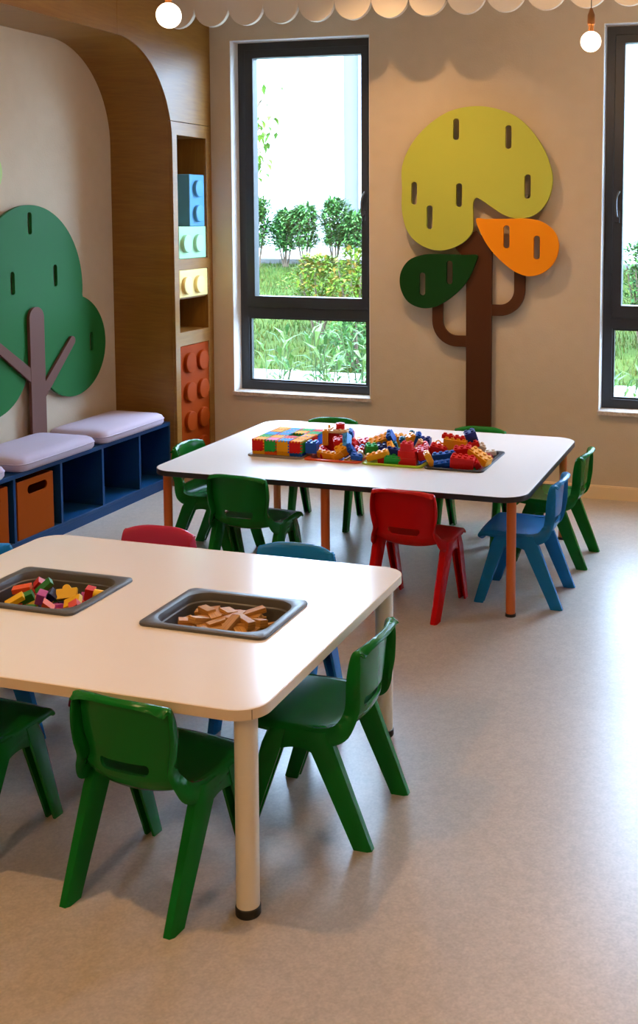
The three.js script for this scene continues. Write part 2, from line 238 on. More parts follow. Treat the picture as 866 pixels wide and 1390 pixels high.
// ---------------------------------------------------------------- bench with cubbies, bins and cushions
{
  const navy = M(lin(0.004, 0.042, 0.135), 0.42, { specularIntensity: 0.35 });
  const o = thing('storage_bench', 'low navy blue bench with open cubbies under the wall trees', 'bench', [XB, 0, ZC]);
  const D0 = -0.352, L = 2.99, t = 0.018;             // runs along +z from the column
  part(o, 'top_board', box(D0, 0, 0.374, 0.396, 0.002, L, 0.002), navy);
  part(o, 'bottom_board', box(D0, -0.0005, 0.044, 0.062, 0.002, L, 0.002), navy);
  part(o, 'plinth', box(-0.02, -0.0015, 0, 0.044, 0.002, L), navy);
  part(o, 'back_panel', box(D0, D0 + 0.008, 0.062, 0.374, 0.002, L), navy);
  for (let k = 0; k <= 8; k++) { const z = Math.max(0.003, 0.372 * k - 0.018 - 0.02); part(o, 'divider', box(D0 + 0.008, -0.0005, 0.062, 0.374, z, z + t, 0.0015), navy); }
  const bm = M(lin(0.32, 0.055, 0.001), 0.6, { specularIntensity: 0.1 });
  for (const [z0, z1, label] of [[1.640, 1.922, 'orange storage bin with a slot handle beside the empty cubbies'], [1.992, 2.288, 'orange storage bin in the cubby under the middle cushion']]) {
    const b = thing('storage_bin', label, 'bin', [XB - 0.006, 0.0625, (z0 + z1) / 2], 0, 'orange bins in the bench');
    const w = (z1 - z0) / 2, h = 0.288;
    const s = rrect(-w, w, 0, h, 0.004); s.holes.push(hole(rrect(-0.078 + 0.015, 0.078 + 0.015, 0.212, 0.256, 0.0215)));
    const fp = extrude(s, 0.008, 0.001); fp.rotateY(Math.PI / 2).translate(-0.008, 0, 0);
    part(b, 'front_panel', fp, bm);
    part(b, 'side_panel', box(-0.30, -0.008, 0, h, -w, -w + 0.007), bm); part(b, 'side_panel', box(-0.30, -0.008, 0, h, w - 0.007, w), bm);
    part(b, 'back_panel', box(-0.308, -0.30, 0, h, -w, w), bm); part(b, 'bottom_panel', box(-0.30, -0.008, 0, 0.007, -w + 0.007, w - 0.007), bm);
  }
  const cm = M(lin(0.53, 0.45, 0.56), 0.85, { sheen: 0.4, sheenRoughness: 0.6, bumpMap: weave, bumpScale: 0.0006 });
  for (const [z0, z1, label] of [[0.575, 1.225, 'pale lilac seat cushion against the wooden column'], [1.29, 1.93, 'pale lilac seat cushion at the foot of the green wall tree'], [2.02, 2.66, 'pale lilac seat cushion over the orange bins, beyond the tree']]) {
    const c = thing('seat_cushion', label, 'cushion', [-2.335, 0.396, (z0 + z1) / 2], 0, 'cushions on the bench');
    const hz = (z1 - z0) / 2, hx = 0.185, rings = [], puff = [[0.03, 0], [0.008, 0.006], [0, 0.02], [0, 0.045], [0.007, 0.060], [0.022, 0.070], [0.06, 0.076], [0.12, 0.079]];
    puff.forEach(([i, y]) => rings.push(ringRect(-hx + i, hx - i, -hz + i, hz - i, Math.max(0.05 - i * 0.2, 0.02), y, 6)));
    part(c, 'cover', metricUV(loft(rings, true, true, 1.2)), cm);
    const seam = ringRect(-hx - 0.001, hx + 0.001, -hz - 0.001, hz + 0.001, 0.05, 0.042, 6);
    part(c, 'piping', new THREE.TubeGeometry(new THREE.CatmullRomCurve3(seam, true), 80, 0.0035, 6, true), cm);
  }
}

// ---------------------------------------------------------------- wall trees
const slotShape = (x, y, h = 0.125, w = 0.03) => hole(rrect(x - w / 2, x + w / 2, y - h / 2, y + h / 2, w / 2 - 0.002));
{
  const z0 = 0.055;
  const P = (u, v) => { const p = onZ(u, v, z0 + 0.02); return new THREE.Vector2(p.x, p.y); };
  const spl = (pts, n = 80) => new THREE.Shape(new THREE.CatmullRomCurve3(pts.map(([u, v]) => { const p = P(u, v); return V(p.x, p.y, 0); }), true, 'centripetal').getPoints(n).map((p) => new THREE.Vector2(p.x, p.y)));
  const o = thing('wall_tree', 'flat cut-out wall tree with lime crown and orange and dark green leaves', 'wall decoration', [0, 0, 0]);
  const slots = (s, list) => list.forEach(([u, va, vb]) => { const a = P(u, va), b = P(u, vb); s.holes.push(slotShape((a.x + b.x) / 2, (a.y + b.y) / 2, Math.abs(a.y - b.y) + 0.008, 0.036)); });
  const lime = spl([[545.6, 226], [545.4, 256], [545.6, 288], [554, 316], [573, 334], [599.5, 340], [626, 331], [640.5, 316], [642.2, 306], [642.2, 290], [642.2, 275], [645.7, 268.7], [652, 271], [668, 282], [684, 292], [704, 297], [726, 291.5], [743, 273], [750, 246], [746, 222], [732, 191.7], [704, 160.5], [676, 148], [645, 144], [610, 151], [579, 171.5], [557, 198]], 200);
  slots(lime, [[619, 162, 189], [690, 171, 201], [562, 248, 277], [623, 250, 280], [583, 280, 310], [716, 238, 269]]);
  part(o, 'crown', extrude(lime, 0.02, 0.0015).translate(0, 0, z0), M(lin(0.44, 0.47, 0.065), 0.55, { specularIntensity: 0.35 }), 'lime green crown board with finger slots');
  const leaf = spl([[647, 297], [660, 297], [690, 297], [719, 297], [738, 302], [754, 316], [759, 335], [752, 357], [738, 370], [719.5, 375], [701, 369.5], [682, 355.5], [663.5, 335], [652.5, 315]], 120);
  slots(leaf, [[688, 307, 336], [729, 321, 351]]);
  part(o, 'leaf', extrude(leaf, 0.02, 0.0015).translate(0, 0, z0 + 0.012), M(lin(0.82, 0.27, 0.004), 0.5, { specularIntensity: 0.35 }), 'orange leaf board with two slots');
  const dl = spl([[648, 347], [630, 346], [600, 345], [573, 346], [554, 354], [543.5, 371], [543.5, 391], [554, 410], [574.6, 418.5], [595, 414.7], [620, 397.5], [635.5, 379], [645, 358]], 120);
  slots(dl, [[573, 371, 400], [610, 355, 385]]);
  part(o, 'leaf', extrude(dl, 0.02, 0.0015).translate(0, 0, z0), M(lin(0.003, 0.042, 0.005), 0.5, { specularIntensity: 0.35 }), 'dark green leaf board with two slots');
  const brown = M(lin(0.075, 0.024, 0.008), 0.5, { specularIntensity: 0.35 }), zt = z0 - 0.03;
  const tr = new THREE.Shape([[-0.452, 0.085], [-0.302, 0.085], [-0.300, 1.43], [-0.33, 1.49], [-0.40, 1.545], [-0.425, 1.54], [-0.56, 1.49], [-0.50, 1.42], [-0.456, 1.38]].map((p) => new THREE.Vector2(...p)));
  part(o, 'trunk', extrude(tr, 0.025, 0.002).translate(0, 0, zt), brown, 'dark brown trunk board');
  const hook = (x0, x1, ya, yb, side) => { const t = 0.033, r = 0.12, s = new THREE.Shape(); const m = (x, y) => [x0 + side * x, y]; const w = Math.abs(x1 - x0); // an L with a rounded elbow from the trunk to a leaf
    s.moveTo(...m(-0.03, ya - t)); s.lineTo(...m(w - r, ya - t)); for (let k = 1; k <= 10; k++) { const a = -Math.PI / 2 + Math.PI / 2 * k / 10; s.lineTo(...m(w - r + (r + t) * Math.cos(a) * 1, ya + r + (r + t) * Math.sin(a))); }
    s.lineTo(...m(w + t, yb)); s.lineTo(...m(w - t, yb)); for (let k = 0; k <= 10; k++) { const a = -Math.PI / 2 * k / 10; s.lineTo(...m(w - r + (r - t) * Math.cos(a), ya + r + (r - t) * Math.sin(a))); } s.lineTo(...m(-0.03, ya + t)); return s; };
  part(o, 'branch', extrude(hook(-0.302, -0.135, 1.085, 1.36, 1), 0.021, 0.002).translate(0, 0, zt), brown);
  part(o, 'branch', extrude(hook(-0.452, -0.632, 0.895, 1.20, -1), 0.021, 0.002).translate(0, 0, zt), brown);
  { const sm = M(lin(0.3, 0.3, 0.3), 0.4, { metalness: 1 }); for (const [x, y] of [[-0.6, 1.6], [-0.25, 1.9], [-0.6, 2.0], [0.0, 1.45], [-0.65, 1.2], [-0.1, 1.75]]) part(o, 'standoff', cyl(0.012, 0.012, z0, 12).rotateX(Math.PI / 2).translate(x, y, 0), sm); }
  for (const y of [0.3, 1.2]) part(o, 'wall_fixing', box(-0.40, -0.35, y, y + 0.04, 0, zt), brown);
}
// boards on the alcove wall: shape (z, y) extruded towards +x
const boardX = (shape, d, x0, bev = 0.0015) => { const g = extrude(shape, d, bev); const p = g.attributes.position; for (let i = 0; i < p.count; i++) p.setXYZ(i, x0 + p.getZ(i), p.getY(i), p.getX(i)); const q = plain(g), a = q.attributes.position; for (let i = 0; i < a.count; i += 3) { const t = [a.getX(i + 1), a.getY(i + 1), a.getZ(i + 1)]; a.setXYZ(i + 1, a.getX(i + 2), a.getY(i + 2), a.getZ(i + 2)); a.setXYZ(i + 2, ...t); } q.computeVertexNormals(); return q; };
{
  const o = thing('wall_tree', 'rounded deep green wall tree with a plum trunk above the bench', 'wall decoration', [0, 0, 0]);
  const ell = [[1.31, 1.235, 0.457, 0.455], [0.95, 0.895, 0.316, 0.288], [1.67, 0.88, 0.316, 0.288]], c = [1.31, 0.98], pts = [];
  for (let k = 0; k < 240; k++) { const a = k / 240 * 2 * Math.PI, dx = Math.cos(a), dy = Math.sin(a); let best = 0; for (const [ex, ey, ra, rb] of ell) { const px = (c[0] - ex) / ra, py = (c[1] - ey) / rb, qx = dx / ra, qy = dy / rb; const A = qx * qx + qy * qy, B = px * qx + py * qy, C = px * px + py * py - 1, D = B * B - A * C; if (D > 0) best = Math.max(best, (-B + Math.sqrt(D)) / A); } pts.push(new THREE.Vector2(c[0] + dx * best, c[1] + dy * best)); }
  const s = new THREE.Shape(pts); [[1.316, 1.592, 0.118], [1.47, 1.281, 0.12], [1.104, 1.303, 0.12], [0.777, 0.903, 0.11]].forEach(([z, y, h]) => s.holes.push(slotShape(z, y, h, 0.032)));
  part(o, 'crown', boardX(s, 0.018, XA + 0.014), M(lin(0.012, 0.14, 0.032), 0.5, { specularIntensity: 0.35 }), 'deep green three-lobed crown board with slots');
  const plum = M(lin(0.16, 0.075, 0.06), 0.5, { specularIntensity: 0.35 });
  const t = rrect(1.243, 1.368, 0.397, 1.145, 0.06);
  part(o, 'trunk', boardX(t, 0.018, XA + 0.034), plum, 'plum brown trunk board');
  const br = (za, ya, zb, yb, w) => { const d = Math.hypot(zb - za, yb - ya), nz = -(yb - ya) / d * w / 2, ny = (zb - za) / d * w / 2; const q = new THREE.Shape(); q.moveTo(za + nz * 1.3, ya + ny * 1.3); q.lineTo(za - nz * 1.3, ya - ny * 1.3); q.lineTo(zb - nz, yb - ny); const a0 = Math.atan2(-ny, -nz); for (let k = 1; k < 8; k++) { const a = a0 + Math.PI * k / 8; q.lineTo(zb + Math.cos(a) * w / 2, yb + Math.sin(a) * w / 2); } q.lineTo(zb + nz, yb + ny); return q; };
  part(o, 'branch', boardX(br(1.275, 0.66, 0.985, 0.93, 0.05), 0.017, XA + 0.033), plum);
  part(o, 'branch', boardX(br(1.345, 0.77, 1.66, 0.99, 0.05), 0.017, XA + 0.033), plum);
  for (const [z, y] of [[1.31, 0.9], [1.0, 0.85], [1.3, 1.45], [1.65, 0.9]]) part(o, 'spacer', box(XA, XA + 0.016, y - 0.03, y + 0.03, z - 0.03, z + 0.03), plum);
  const l2 = thing('wall_leaf', 'edge of a light green leaf board on the alcove wall above the green tree', 'wall decoration', [0, 0, 0]);
  part(l2, 'board', boardX(new THREE.Shape(Array.from({ length: 60 }, (_, k) => new THREE.Vector2(1.775 + 0.25 * Math.cos(k / 60 * 2 * Math.PI), 1.855 + 0.165 * Math.sin(k / 60 * 2 * Math.PI)))), 0.018, XA + 0.014), M(lin(0.42, 0.62, 0.20), 0.5));
  part(l2, 'spacer', box(XA, XA + 0.016, 1.83, 1.89, 1.74, 1.80), plum);
}

// ---------------------------------------------------------------- scalloped canopy and pendant lamps
{
  const o = thing('scalloped_canopy', 'white scalloped canopy board hanging in front of the windows', 'canopy', [0, 0, 0]);
  const R = 0.1085, Y0 = 2.715, ZV = 0.5, x0 = -1.642 - 2 * R * 2.5, n = 27, xl = XC + 0.003;
  const s = new THREE.Shape(); s.moveTo(xl, CEIL - 0.02);
  for (let k = 0; k < n; k++) for (let j = k ? 1 : 0; j <= 16; j++) { const a = Math.PI + Math.PI * j / 16, x = x0 + R * (2 * k + 1) + R * Math.cos(a); if (x > xl) s.lineTo(x, Y0 + R + R * Math.sin(a)); else if (k === 0 && j === 0) { const c = x0 + R; s.lineTo(xl, Y0 + R - Math.sqrt(R * R - (xl - c) ** 2)); } }
  s.lineTo(x0 + 2 * R * n, CEIL - 0.02);
  part(o, 'valance', extrude(s, 0.03, 0.002).translate(0, 0, ZV - 0.03), M(lin(0.64, 0.59, 0.52), 0.55));
  part(o, 'roof_board', box(xl, x0 + 2 * R * n, CEIL - 0.02, CEIL, 0.002, ZV), whitePaint);
}
function pendant(x, y, z, d, label) {
  const o = thing('pendant_lamp', label, 'lamp', [x, CEIL, z], 0, 'bare globe bulbs on cords');
  const yb = y - CEIL, r = d / 2, brass = M(lin(0.30, 0.13, 0.045), 0.35, { metalness: 0.6 });
  part(o, 'cord', bar(V(0, yb + r + 0.10, 0), V(0, 0, 0), 0.0022, 0.0022, 8), blackPlastic);
  part(o, 'ceiling_cup', cyl(0.045, 0.045, 0.025, 24, 0, -0.025), brass);
  part(o, 'socket', new THREE.LatheGeometry([[0, 0.105], [0.006, 0.103], [0.012, 0.085], [0.017, 0.072], [0.0175, 0.030], [0.014, 0.028], [0.0125, 0.022], [0.0125, -0.004]].map(([a, b]) => new THREE.Vector2(a, b)).reverse(), 24).translate(0, yb + r, 0), brass, 'coppery lamp socket');
  part(o, 'bulb', new THREE.SphereGeometry(r, 32, 24).translate(0, yb, 0), new THREE.MeshStandardMaterial({ color: 0xffffff, emissive: lin(1, 0.86, 0.66), emissiveIntensity: 2.6, roughness: 0.3 }), 'glowing globe bulb');
  const l = new THREE.PointLight(lin(1, 0.60, 0.29), 1.5); l.position.set(x, y, z); l.castShadow = true; l.shadow.radius = 2.4; l.name = 'pendant_light'; scene.add(l);
}
{ const a = EYE.clone().addScaledVector(rayTo(229, 21), 4.25), b = EYE.clone().addScaledVector(rayTo(802, 56.5), 5.2);
  pendant(a.x, a.y, a.z, 0.095, 'lit globe bulb hanging before the wooden arch'); pendant(b.x, b.y, b.z, 0.095, 'lit globe bulb hanging above the orange leaf of the wall tree'); }
for (const [x, z, cd, tz, ty, cone] of DOWNLIGHTS) {
  const o = thing('ceiling_downlight', 'small round recessed ceiling downlight', 'lamp', [x, CEIL, z], 0, 'ceiling downlights');
  part(o, 'trim_ring', new THREE.LatheGeometry([[0.038, 0], [0.038, -0.006], [0.055, -0.004], [0.055, 0]].map((p) => new THREE.Vector2(...p)), 28), whitePaint);
  part(o, 'lamp_lens', cyl(0.038, 0.038, 0.003, 24, 0, -0.003), new THREE.MeshStandardMaterial({ color: 0xffffff, emissive: DOWN_COL, emissiveIntensity: 3, roughness: 0.5 }));
  const l = new THREE.SpotLight(DOWN_COL, cd, 0, cone, 0.8); l.position.set(x, CEIL - 0.012, z); l.target.position.set(x, ty, tz); l.castShadow = true; l.shadow.radius = 1.6; l.name = 'downlight'; scene.add(l, l.target);
}

// ---------------------------------------------------------------- tables
function rectTable(o, x0, x1, z0, z1, h, th, r, holes, topM, edgeM) {
  const s = rrect(x0 + 0.003, x1 - 0.003, z0 + 0.003, z1 - 0.003, r); holes.forEach((q) => s.holes.push(hole(rrect(...q, 0.03))));
  part(o, 'tabletop', flat(extrude(s, th, 0.0012, 16), h), topM);
  const e = rrect(x0, x1, z0, z1, r + 0.003); e.holes.push(hole16(rrect(x0 + 0.003, x1 - 0.003, z0 + 0.003, z1 - 0.003, r)));
  part(o, 'edge_band', flat(extrude(e, th - 0.001, 0.0008, 16), h - 0.0005), edgeM);
}
const hole16 = (s) => new THREE.Path(s.getPoints(16));
const NT = { x0: 0.2003 - 1.3348, x1: 0.2003, z0: 4.2132 - 1.0931, z1: 4.2132, h: 0.5272 };
const FT = { x0: 0.3491 - 1.715, x1: 0.3491, z0: 2.0917 - 1.289, z1: 2.0917, h: 0.5116 };
const nearTubs = [[-0.957, -0.565, 3.478, 3.812], [-0.358, 0.028, 3.503, 3.814]];
const farTubs = [[-1.071, -0.790, 1.262, 1.703], [-0.783, -0.502, 1.262, 1.703], [-0.495, -0.203, 1.262, 1.706], [-0.196, 0.079, 1.262, 1.708]];
{
  const o = thing('activity_table', 'large cream laminate play table with two grey tubs let into its top', 'table', [0, 0, 0]);
  rectTable(o, NT.x0, NT.x1, NT.z0, NT.z1, NT.h, 0.027, 0.075, nearTubs.map(([a, b, c, d]) => [a + 0.022, b - 0.022, c + 0.022, d - 0.022]), M(lin(0.80, 0.76, 0.72), 0.16), M(lin(0.74, 0.60, 0.42), 0.4));
  for (const [x, z] of [[0.1405, 4.148], [0.1415, 3.183], [-1.075, 4.148], [-1.075, 3.183]]) {
    const l = part(o, 'leg', cyl(0.028, 0.028, NT.h - 0.027 - 0.022, 32, x, 0.022, z), creamMetal);
    part(l, 'foot_cap', new THREE.LatheGeometry([[0, 0], [0.029, 0], [0.0305, 0.003], [0.0305, 0.020], [0.0285, 0.023], [0, 0.023]].map((p) => new THREE.Vector2(...p)), 32).translate(x, 0, z), blackPlastic, 'black rubber foot cap');
  }
  part(o, 'edge_joint', box(NT.x1 - 0.0262, NT.x1 - 0.0222, NT.h - 0.026, NT.h - 0.003, NT.z1 - 0.0262, NT.z1 - 0.0222), M(lin(0.12, 0.07, 0.03), 0.7), 'small dark joint where the edge band meets');
  const q = thing('activity_table', 'white play table with black edge and orange legs under the toy trays', 'table', [0, 0, 0]);
  rectTable(q, FT.x0, FT.x1, FT.z0, FT.z1, FT.h, 0.024, 0.11, farTubs.map(([a, b, c, d]) => [a + 0.016, b - 0.016, c + 0.016, d - 0.016]), M(lin(0.80, 0.80, 0.80), 0.28), M(lin(0.015, 0.013, 0.014), 0.4));
  const om = M(lin(0.56, 0.13, 0.022), 0.35);
  for (const [x, z] of [[FT.x0 + 0.065, 2.0253], [-0.535, 2.03], [0.284, 2.0253], [FT.x0 + 0.065, 0.87], [-0.535, 0.87], [0.284, 0.87]]) {
    const l = part(q, 'leg', cyl(0.0198, 0.0198, FT.h - 0.024 - 0.012, 28, x, 0.012, z), om);
    part(l, 'foot_cap', cyl(0.0225, 0.0215, 0.0125, 24, x, 0, z), blackPlastic, 'black foot cap');
  }
}
// ---------------------------------------------------------------- tubs let into the tables
function tub(name, label, group, [x0, x1, z0, z1], h, mat, depth, rim, rc) {
  const o = thing(name, label, 'tub', [(x0 + x1) / 2, h, (z0 + z1) / 2], 0, group), a = (x1 - x0) / 2, b = (z1 - z0) / 2;
  const R = (i, y, r) => ringRect(-a + i, a - i, -b + i, b - i, r, y, 7);
  const k = rim, W = 0.0035;
  const rings = [R(k + 0.022 + W, -depth, rc + 0.004), R(k + 0.012 - W, -depth + 0.006, rc + 0.008), R(k - W, -0.0012, rc), R(0.0008, 0.0008, 0.024), R(0, 0.003, 0.024), R(0.0012, 0.0078, 0.023), R(0.004, 0.009, 0.021), R(k - 0.006, 0.009, rc - 0.004), R(k - 0.001, 0.0072, rc), R(k + 0.001, 0.002, rc), R(k + 0.003, -0.014, rc + 0.002), R(k + 0.0065, -0.017, rc + 0.003), R(k + 0.012, -depth + 0.02, rc + 0.01), R(k + 0.024, -depth + W, rc + 0.012)];
  part(o, 'body', loft(rings, true, true, 0.55), mat); return o;
}
const tubs = [];
const greyTub = M(lin(0.085, 0.087, 0.092), 0.38);
tub('block_tub', 'dark grey tub of coloured wooden blocks let into the cream table', 'grey tubs in the cream table', nearTubs[0], NT.h, greyTub, 0.11, 0.028, 0.06);
tub('block_tub', 'dark grey tub of plain wooden blocks let into the cream table', 'grey tubs in the cream table', nearTubs[1], NT.h, greyTub, 0.11, 0.028, 0.06);
[['taupe tub rim under the jigsaw block house', lin(0.22, 0.18, 0.15)], ['orange tub of plastic bricks let into the white table', lin(0.72, 0.10, 0.03)], ['lime green tub of plastic bricks let into the white table', lin(0.38, 0.62, 0.03)], ['charcoal tub of plastic bricks at the end of the row', lin(0.035, 0.04, 0.05)]].forEach(([l, c], i) => tub('brick_tub', l, 'coloured tubs in the white table', farTubs[i], FT.h, M(c, 0.4), 0.10, 0.020, 0.035).traverse((t) => { if (t.isGroup) tubs.push(t); }));
part(tubs[0], 'lid', box(-0.118, 0.118, -0.001, 0.009, -0.198, 0.198, 0.003), M(lin(0.22, 0.18, 0.15), 0.4));

// ---------------------------------------------------------------- chairs: one moulded pattern, cloned
function chairParts() {
  // profile: z, y, half width, curl of the sides towards the sitter, depth of the turned-over rim
  const rows = [[0.158, 0.262, 0.146, 0, 0.004], [0.168, 0.280, 0.149, -0.002, 0.006], [0.162, 0.299, 0.151, -0.004, 0.008], [0.135, 0.310, 0.153, -0.002, 0.012], [0.06, 0.306, 0.156, 0.004, 0.020], [-0.02, 0.294, 0.157, 0.014, 0.032], [-0.08, 0.286, 0.154, 0.026, 0.040], [-0.122, 0.297, 0.147, 0.033, 0.040], [-0.146, 0.328, 0.136, 0.034, 0.034], [-0.152, 0.362, 0.125, 0.032, 0.034], [-0.155, 0.398, 0.132, 0.030, 0.034], [-0.158, 0.435, 0.137, 0.030, 0.032], [-0.162, 0.474, 0.136, 0.029, 0.028], [-0.166, 0.505, 0.132, 0.027, 0.020], [-0.171, 0.524, 0.129, 0.025, 0.012], [-0.179, 0.532, 0.127, 0.022, 0.006], [-0.190, 0.527, 0.126, 0.019, 0.003]];
  const nu = 60, nf = 4, nb = 26, nv = nb + 2 * nf, T = 0.0045;
  const cr = (k, c) => { const x = k * (rows.length - 1), i = Math.min(rows.length - 2, Math.floor(x)), t = x - i; const g = (j) => rows[Math.max(0, Math.min(rows.length - 1, j))][c]; const p0 = g(i - 1), p1 = g(i), p2 = g(i + 1), p3 = g(i + 2); return 0.5 * (2 * p1 + (p2 - p0) * t + (2 * p0 - 5 * p1 + 4 * p2 - p3) * t * t + (3 * p1 - p0 - 3 * p2 + p3) * t * t * t); };
  const ss = (x) => { x = Math.max(0, Math.min(1, x)); return x * x * (3 - 2 * x); };
  const S = (a, b, f) => { const e4 = Math.pow(Math.abs(b), 5); const drop = 0.020 * ss((a - 0.74) / 0.26) * Math.pow(Math.abs(b), 3.5); a = a + ss((0.16 - a) / 0.16) * 0.10 * e4; const at = Math.min(a, 0.80), z = cr(a, 0), y = cr(a, 1) - drop, w = cr(a, 2), c = cr(a, 3), h = cr(a, 4), e = 1e-3; const dz = cr(at + e, 0) - cr(Math.max(0, at - e), 0), dy = cr(at + e, 1) - cr(Math.max(0, at - e), 1), d = Math.hypot(dz, dy); const nz = dy / d, ny = -dz / d, k = c * Math.pow(Math.abs(b), 2.4) - h * f; return V(b * w + Math.sign(b) * 0.006 * Math.sin(Math.min(1, f * 1.2) * Math.PI / 2), y + ny * k, z + nz * k); };
  const P = [], N = [];
  for (let i = 0; i <= nu; i++) { P.push([]); for (let j = 0; j <= nv; j++) { const f = j < nf ? (nf - j) / nf : j > nv - nf ? (j - nv + nf) / nf : 0; P[i].push(S(i / nu, Math.max(-1, Math.min(1, -1 + 2 * (j - nf) / nb)), f)); } }
  for (let i = 0; i <= nu; i++) { N.push([]); for (let j = 0; j <= nv; j++) { const du = P[Math.min(nu, i + 1)][j].clone().sub(P[Math.max(0, i - 1)][j]), dv = P[i][Math.min(nv, j + 1)].clone().sub(P[i][Math.max(0, j - 1)]); N[i].push(dv.cross(du).normalize().negate()); } }
  if (N[20][17].y < 0) N.forEach((r) => r.forEach((n) => n.negate()));
  function shell(i0, i1, roundA, roundB) {
    const pos = [], idx = [], m = nv + 1, n = i1 - i0 + 1; const at = (k, i, j) => (k * n + (i - i0)) * m + j;
    for (const sgn of [1, -1]) for (let i = i0; i <= i1; i++) for (let j = 0; j <= nv; j++) { const p = P[i][j].clone().addScaledVector(N[i][j], sgn * T); pos.push(p.x, p.y, p.z); }
    for (let i = i0; i < i1; i++) for (let j = 0; j < nv; j++) { const a = at(0, i, j), b = at(0, i, j + 1), c = at(0, i + 1, j + 1), d = at(0, i + 1, j); idx.push(a, b, c, a, c, d); const e = at(1, i, j), f = at(1, i, j + 1), g = at(1, i + 1, j + 1), h = at(1, i + 1, j); idx.push(e, g, f, e, h, g); }
    const loop = []; for (let j = 0; j < nv; j++) loop.push([i0, j, roundA]); for (let i = i0; i < i1; i++) loop.push([i, nv, true]); for (let j = nv; j > 0; j--) loop.push([i1, j, roundB]); for (let i = i1; i > i0; i--) loop.push([i, 0, true]);
    const mid = loop.map(([i, j, rd]) => { const out = V(); if (j === 0) out.add(P[i][0].clone().sub(P[i][1]).normalize()); if (j === nv) out.add(P[i][nv].clone().sub(P[i][nv - 1]).normalize()); if (i === i0 && roundA) out.add(P[i][j].clone().sub(P[i + 1][j]).normalize()); if (i === i1 && roundB) out.add(P[i][j].clone().sub(P[i - 1][j]).normalize()); if (out.lengthSq() > 0) out.normalize(); void rd; const p = P[i][j].clone().addScaledVector(out, T); pos.push(p.x, p.y, p.z); return pos.length / 3 - 1; });
    for (let k = 0; k < loop.length; k++) { const [i, j] = loop[k], [i2, j2] = loop[(k + 1) % loop.length]; const a = at(0, i, j), b = at(0, i2, j2), c = at(1, i, j), d = at(1, i2, j2), e = mid[k], f = mid[(k + 1) % loop.length]; idx.push(a, e, f, a, f, b, e, c, d, e, d, f); }
    const g = new THREE.BufferGeometry(); g.setAttribute('position', new THREE.Float32BufferAttribute(pos, 3)); g.setIndex(idx); return g;
  }
  const K = 30;                                                        // row where seat turns into backrest
  const fin = (g) => { const q = toCreasedNormals(g, 1.25); q.setAttribute('uv', new THREE.Float32BufferAttribute(new Float32Array(q.attributes.position.count * 2), 2)); return q; };
  const seat = fin(shell(0, K, true, false));
  const backRaw = shell(K, nu, false, true); backRaw.computeVertexNormals();
  // hand slot low in the backrest
  const ev = new Evaluator(); ev.attributes = ['position', 'normal']; ev.useGroups = false;
  const sl = extrude(rrect(-0.07, 0.07, -0.0145, 0.0145, 0.0135), 0.16, 0, 10).translate(0, 0.350, -0.25); { const p = sl.attributes.position; for (let i = 0; i < p.count; i++) p.setY(i, p.getY(i) + 2.2 * p.getX(i) ** 2); sl.computeVertexNormals(); }
  const A = new Brush(backRaw), B = new Brush(plain(sl)); A.geometry.deleteAttribute('uv'); B.geometry.deleteAttribute('uv'); A.updateMatrixWorld(); B.updateMatrixWorld();
  const cut = ev.evaluate(A, B, SUBTRACTION).geometry; cut.deleteAttribute('normal');
  const back = fin(mergeVertices(cut, 1e-5));
  // legs: channel section, open to the inside
  function leg(side, top, foot, front) {
    const c = 0.22, g = 0.27, fb = front ? 1 : -1; // unit section, a = outward, b = along z
    const s = new THREE.Shape([[0.5, -0.5 + c], [0.5, 0.5 - c], [0.5 - c, 0.5], [-0.5, 0.5], [-0.5, g], [0.22, g], [0.22, -g], [-0.5, -g], [-0.5, -0.5], [0.5 - c, -0.5]].map((p) => new THREE.Vector2(...p)));
    const e = new THREE.ExtrudeGeometry(s, { depth: 1, steps: 6, bevelEnabled: false }); const q = plain(e), p = q.attributes.position;
    for (let i = 0; i < p.count; i++) {
      const a = p.getY(i) * -fb, b = p.getX(i) * fb, t = p.getZ(i);                // t: 0 foot, 1 top
      const L = (k) => foot[k] + (top[k] - foot[k]) * t; const round = t > 0.99 ? 0.82 : 1;
      p.setXYZ(i, side * (L('x') + a * L('wx') * round), L('y') + (t > 0.99 ? (a > 0 ? -0.004 : 0) : 0), L('z') + b * L('wz') * round);
    }
    if (side < 0) for (let i = 0; i < p.count; i += 3) { const t = [p.getX(i), p.getY(i), p.getZ(i)]; p.setXYZ(i, p.getX(i + 1), p.getY(i + 1), p.getZ(i + 1)); p.setXYZ(i + 1, ...t); }
    // extrude axis is mapped to y, which mirrors the section: turn the faces outwards again
    for (let i = 0; i < p.count; i += 3) { const t = [p.getX(i), p.getY(i), p.getZ(i)]; p.setXYZ(i, p.getX(i + 1), p.getY(i + 1), p.getZ(i + 1)); p.setXYZ(i + 1, ...t); }
    return toCreasedNormals(q, 0.9);
  }
  const legs = [];
  for (const s of [-1, 1]) {
    legs.push(leg(s, { x: 0.152, y: 0.306, z: 0.062, wx: 0.040, wz: 0.062 }, { x: 0.151, y: 0, z: 0.160, wx: 0.032, wz: 0.042 }, true));
    legs.push(leg(s, { x: 0.152, y: 0.310, z: -0.046, wx: 0.042, wz: 0.070 }, { x: 0.150, y: 0, z: -0.178, wx: 0.032, wz: 0.049 }, false));
  }
  const gs = new THREE.Shape(); gs.moveTo(0.085, 0.300); gs.lineTo(-0.075, 0.302); gs.quadraticCurveTo(-0.095, 0.27, -0.085, 0.235); gs.lineTo(-0.055, 0.235); gs.quadraticCurveTo(0.006, 0.275, 0.072, 0.235); gs.lineTo(0.10, 0.24); gs.closePath();
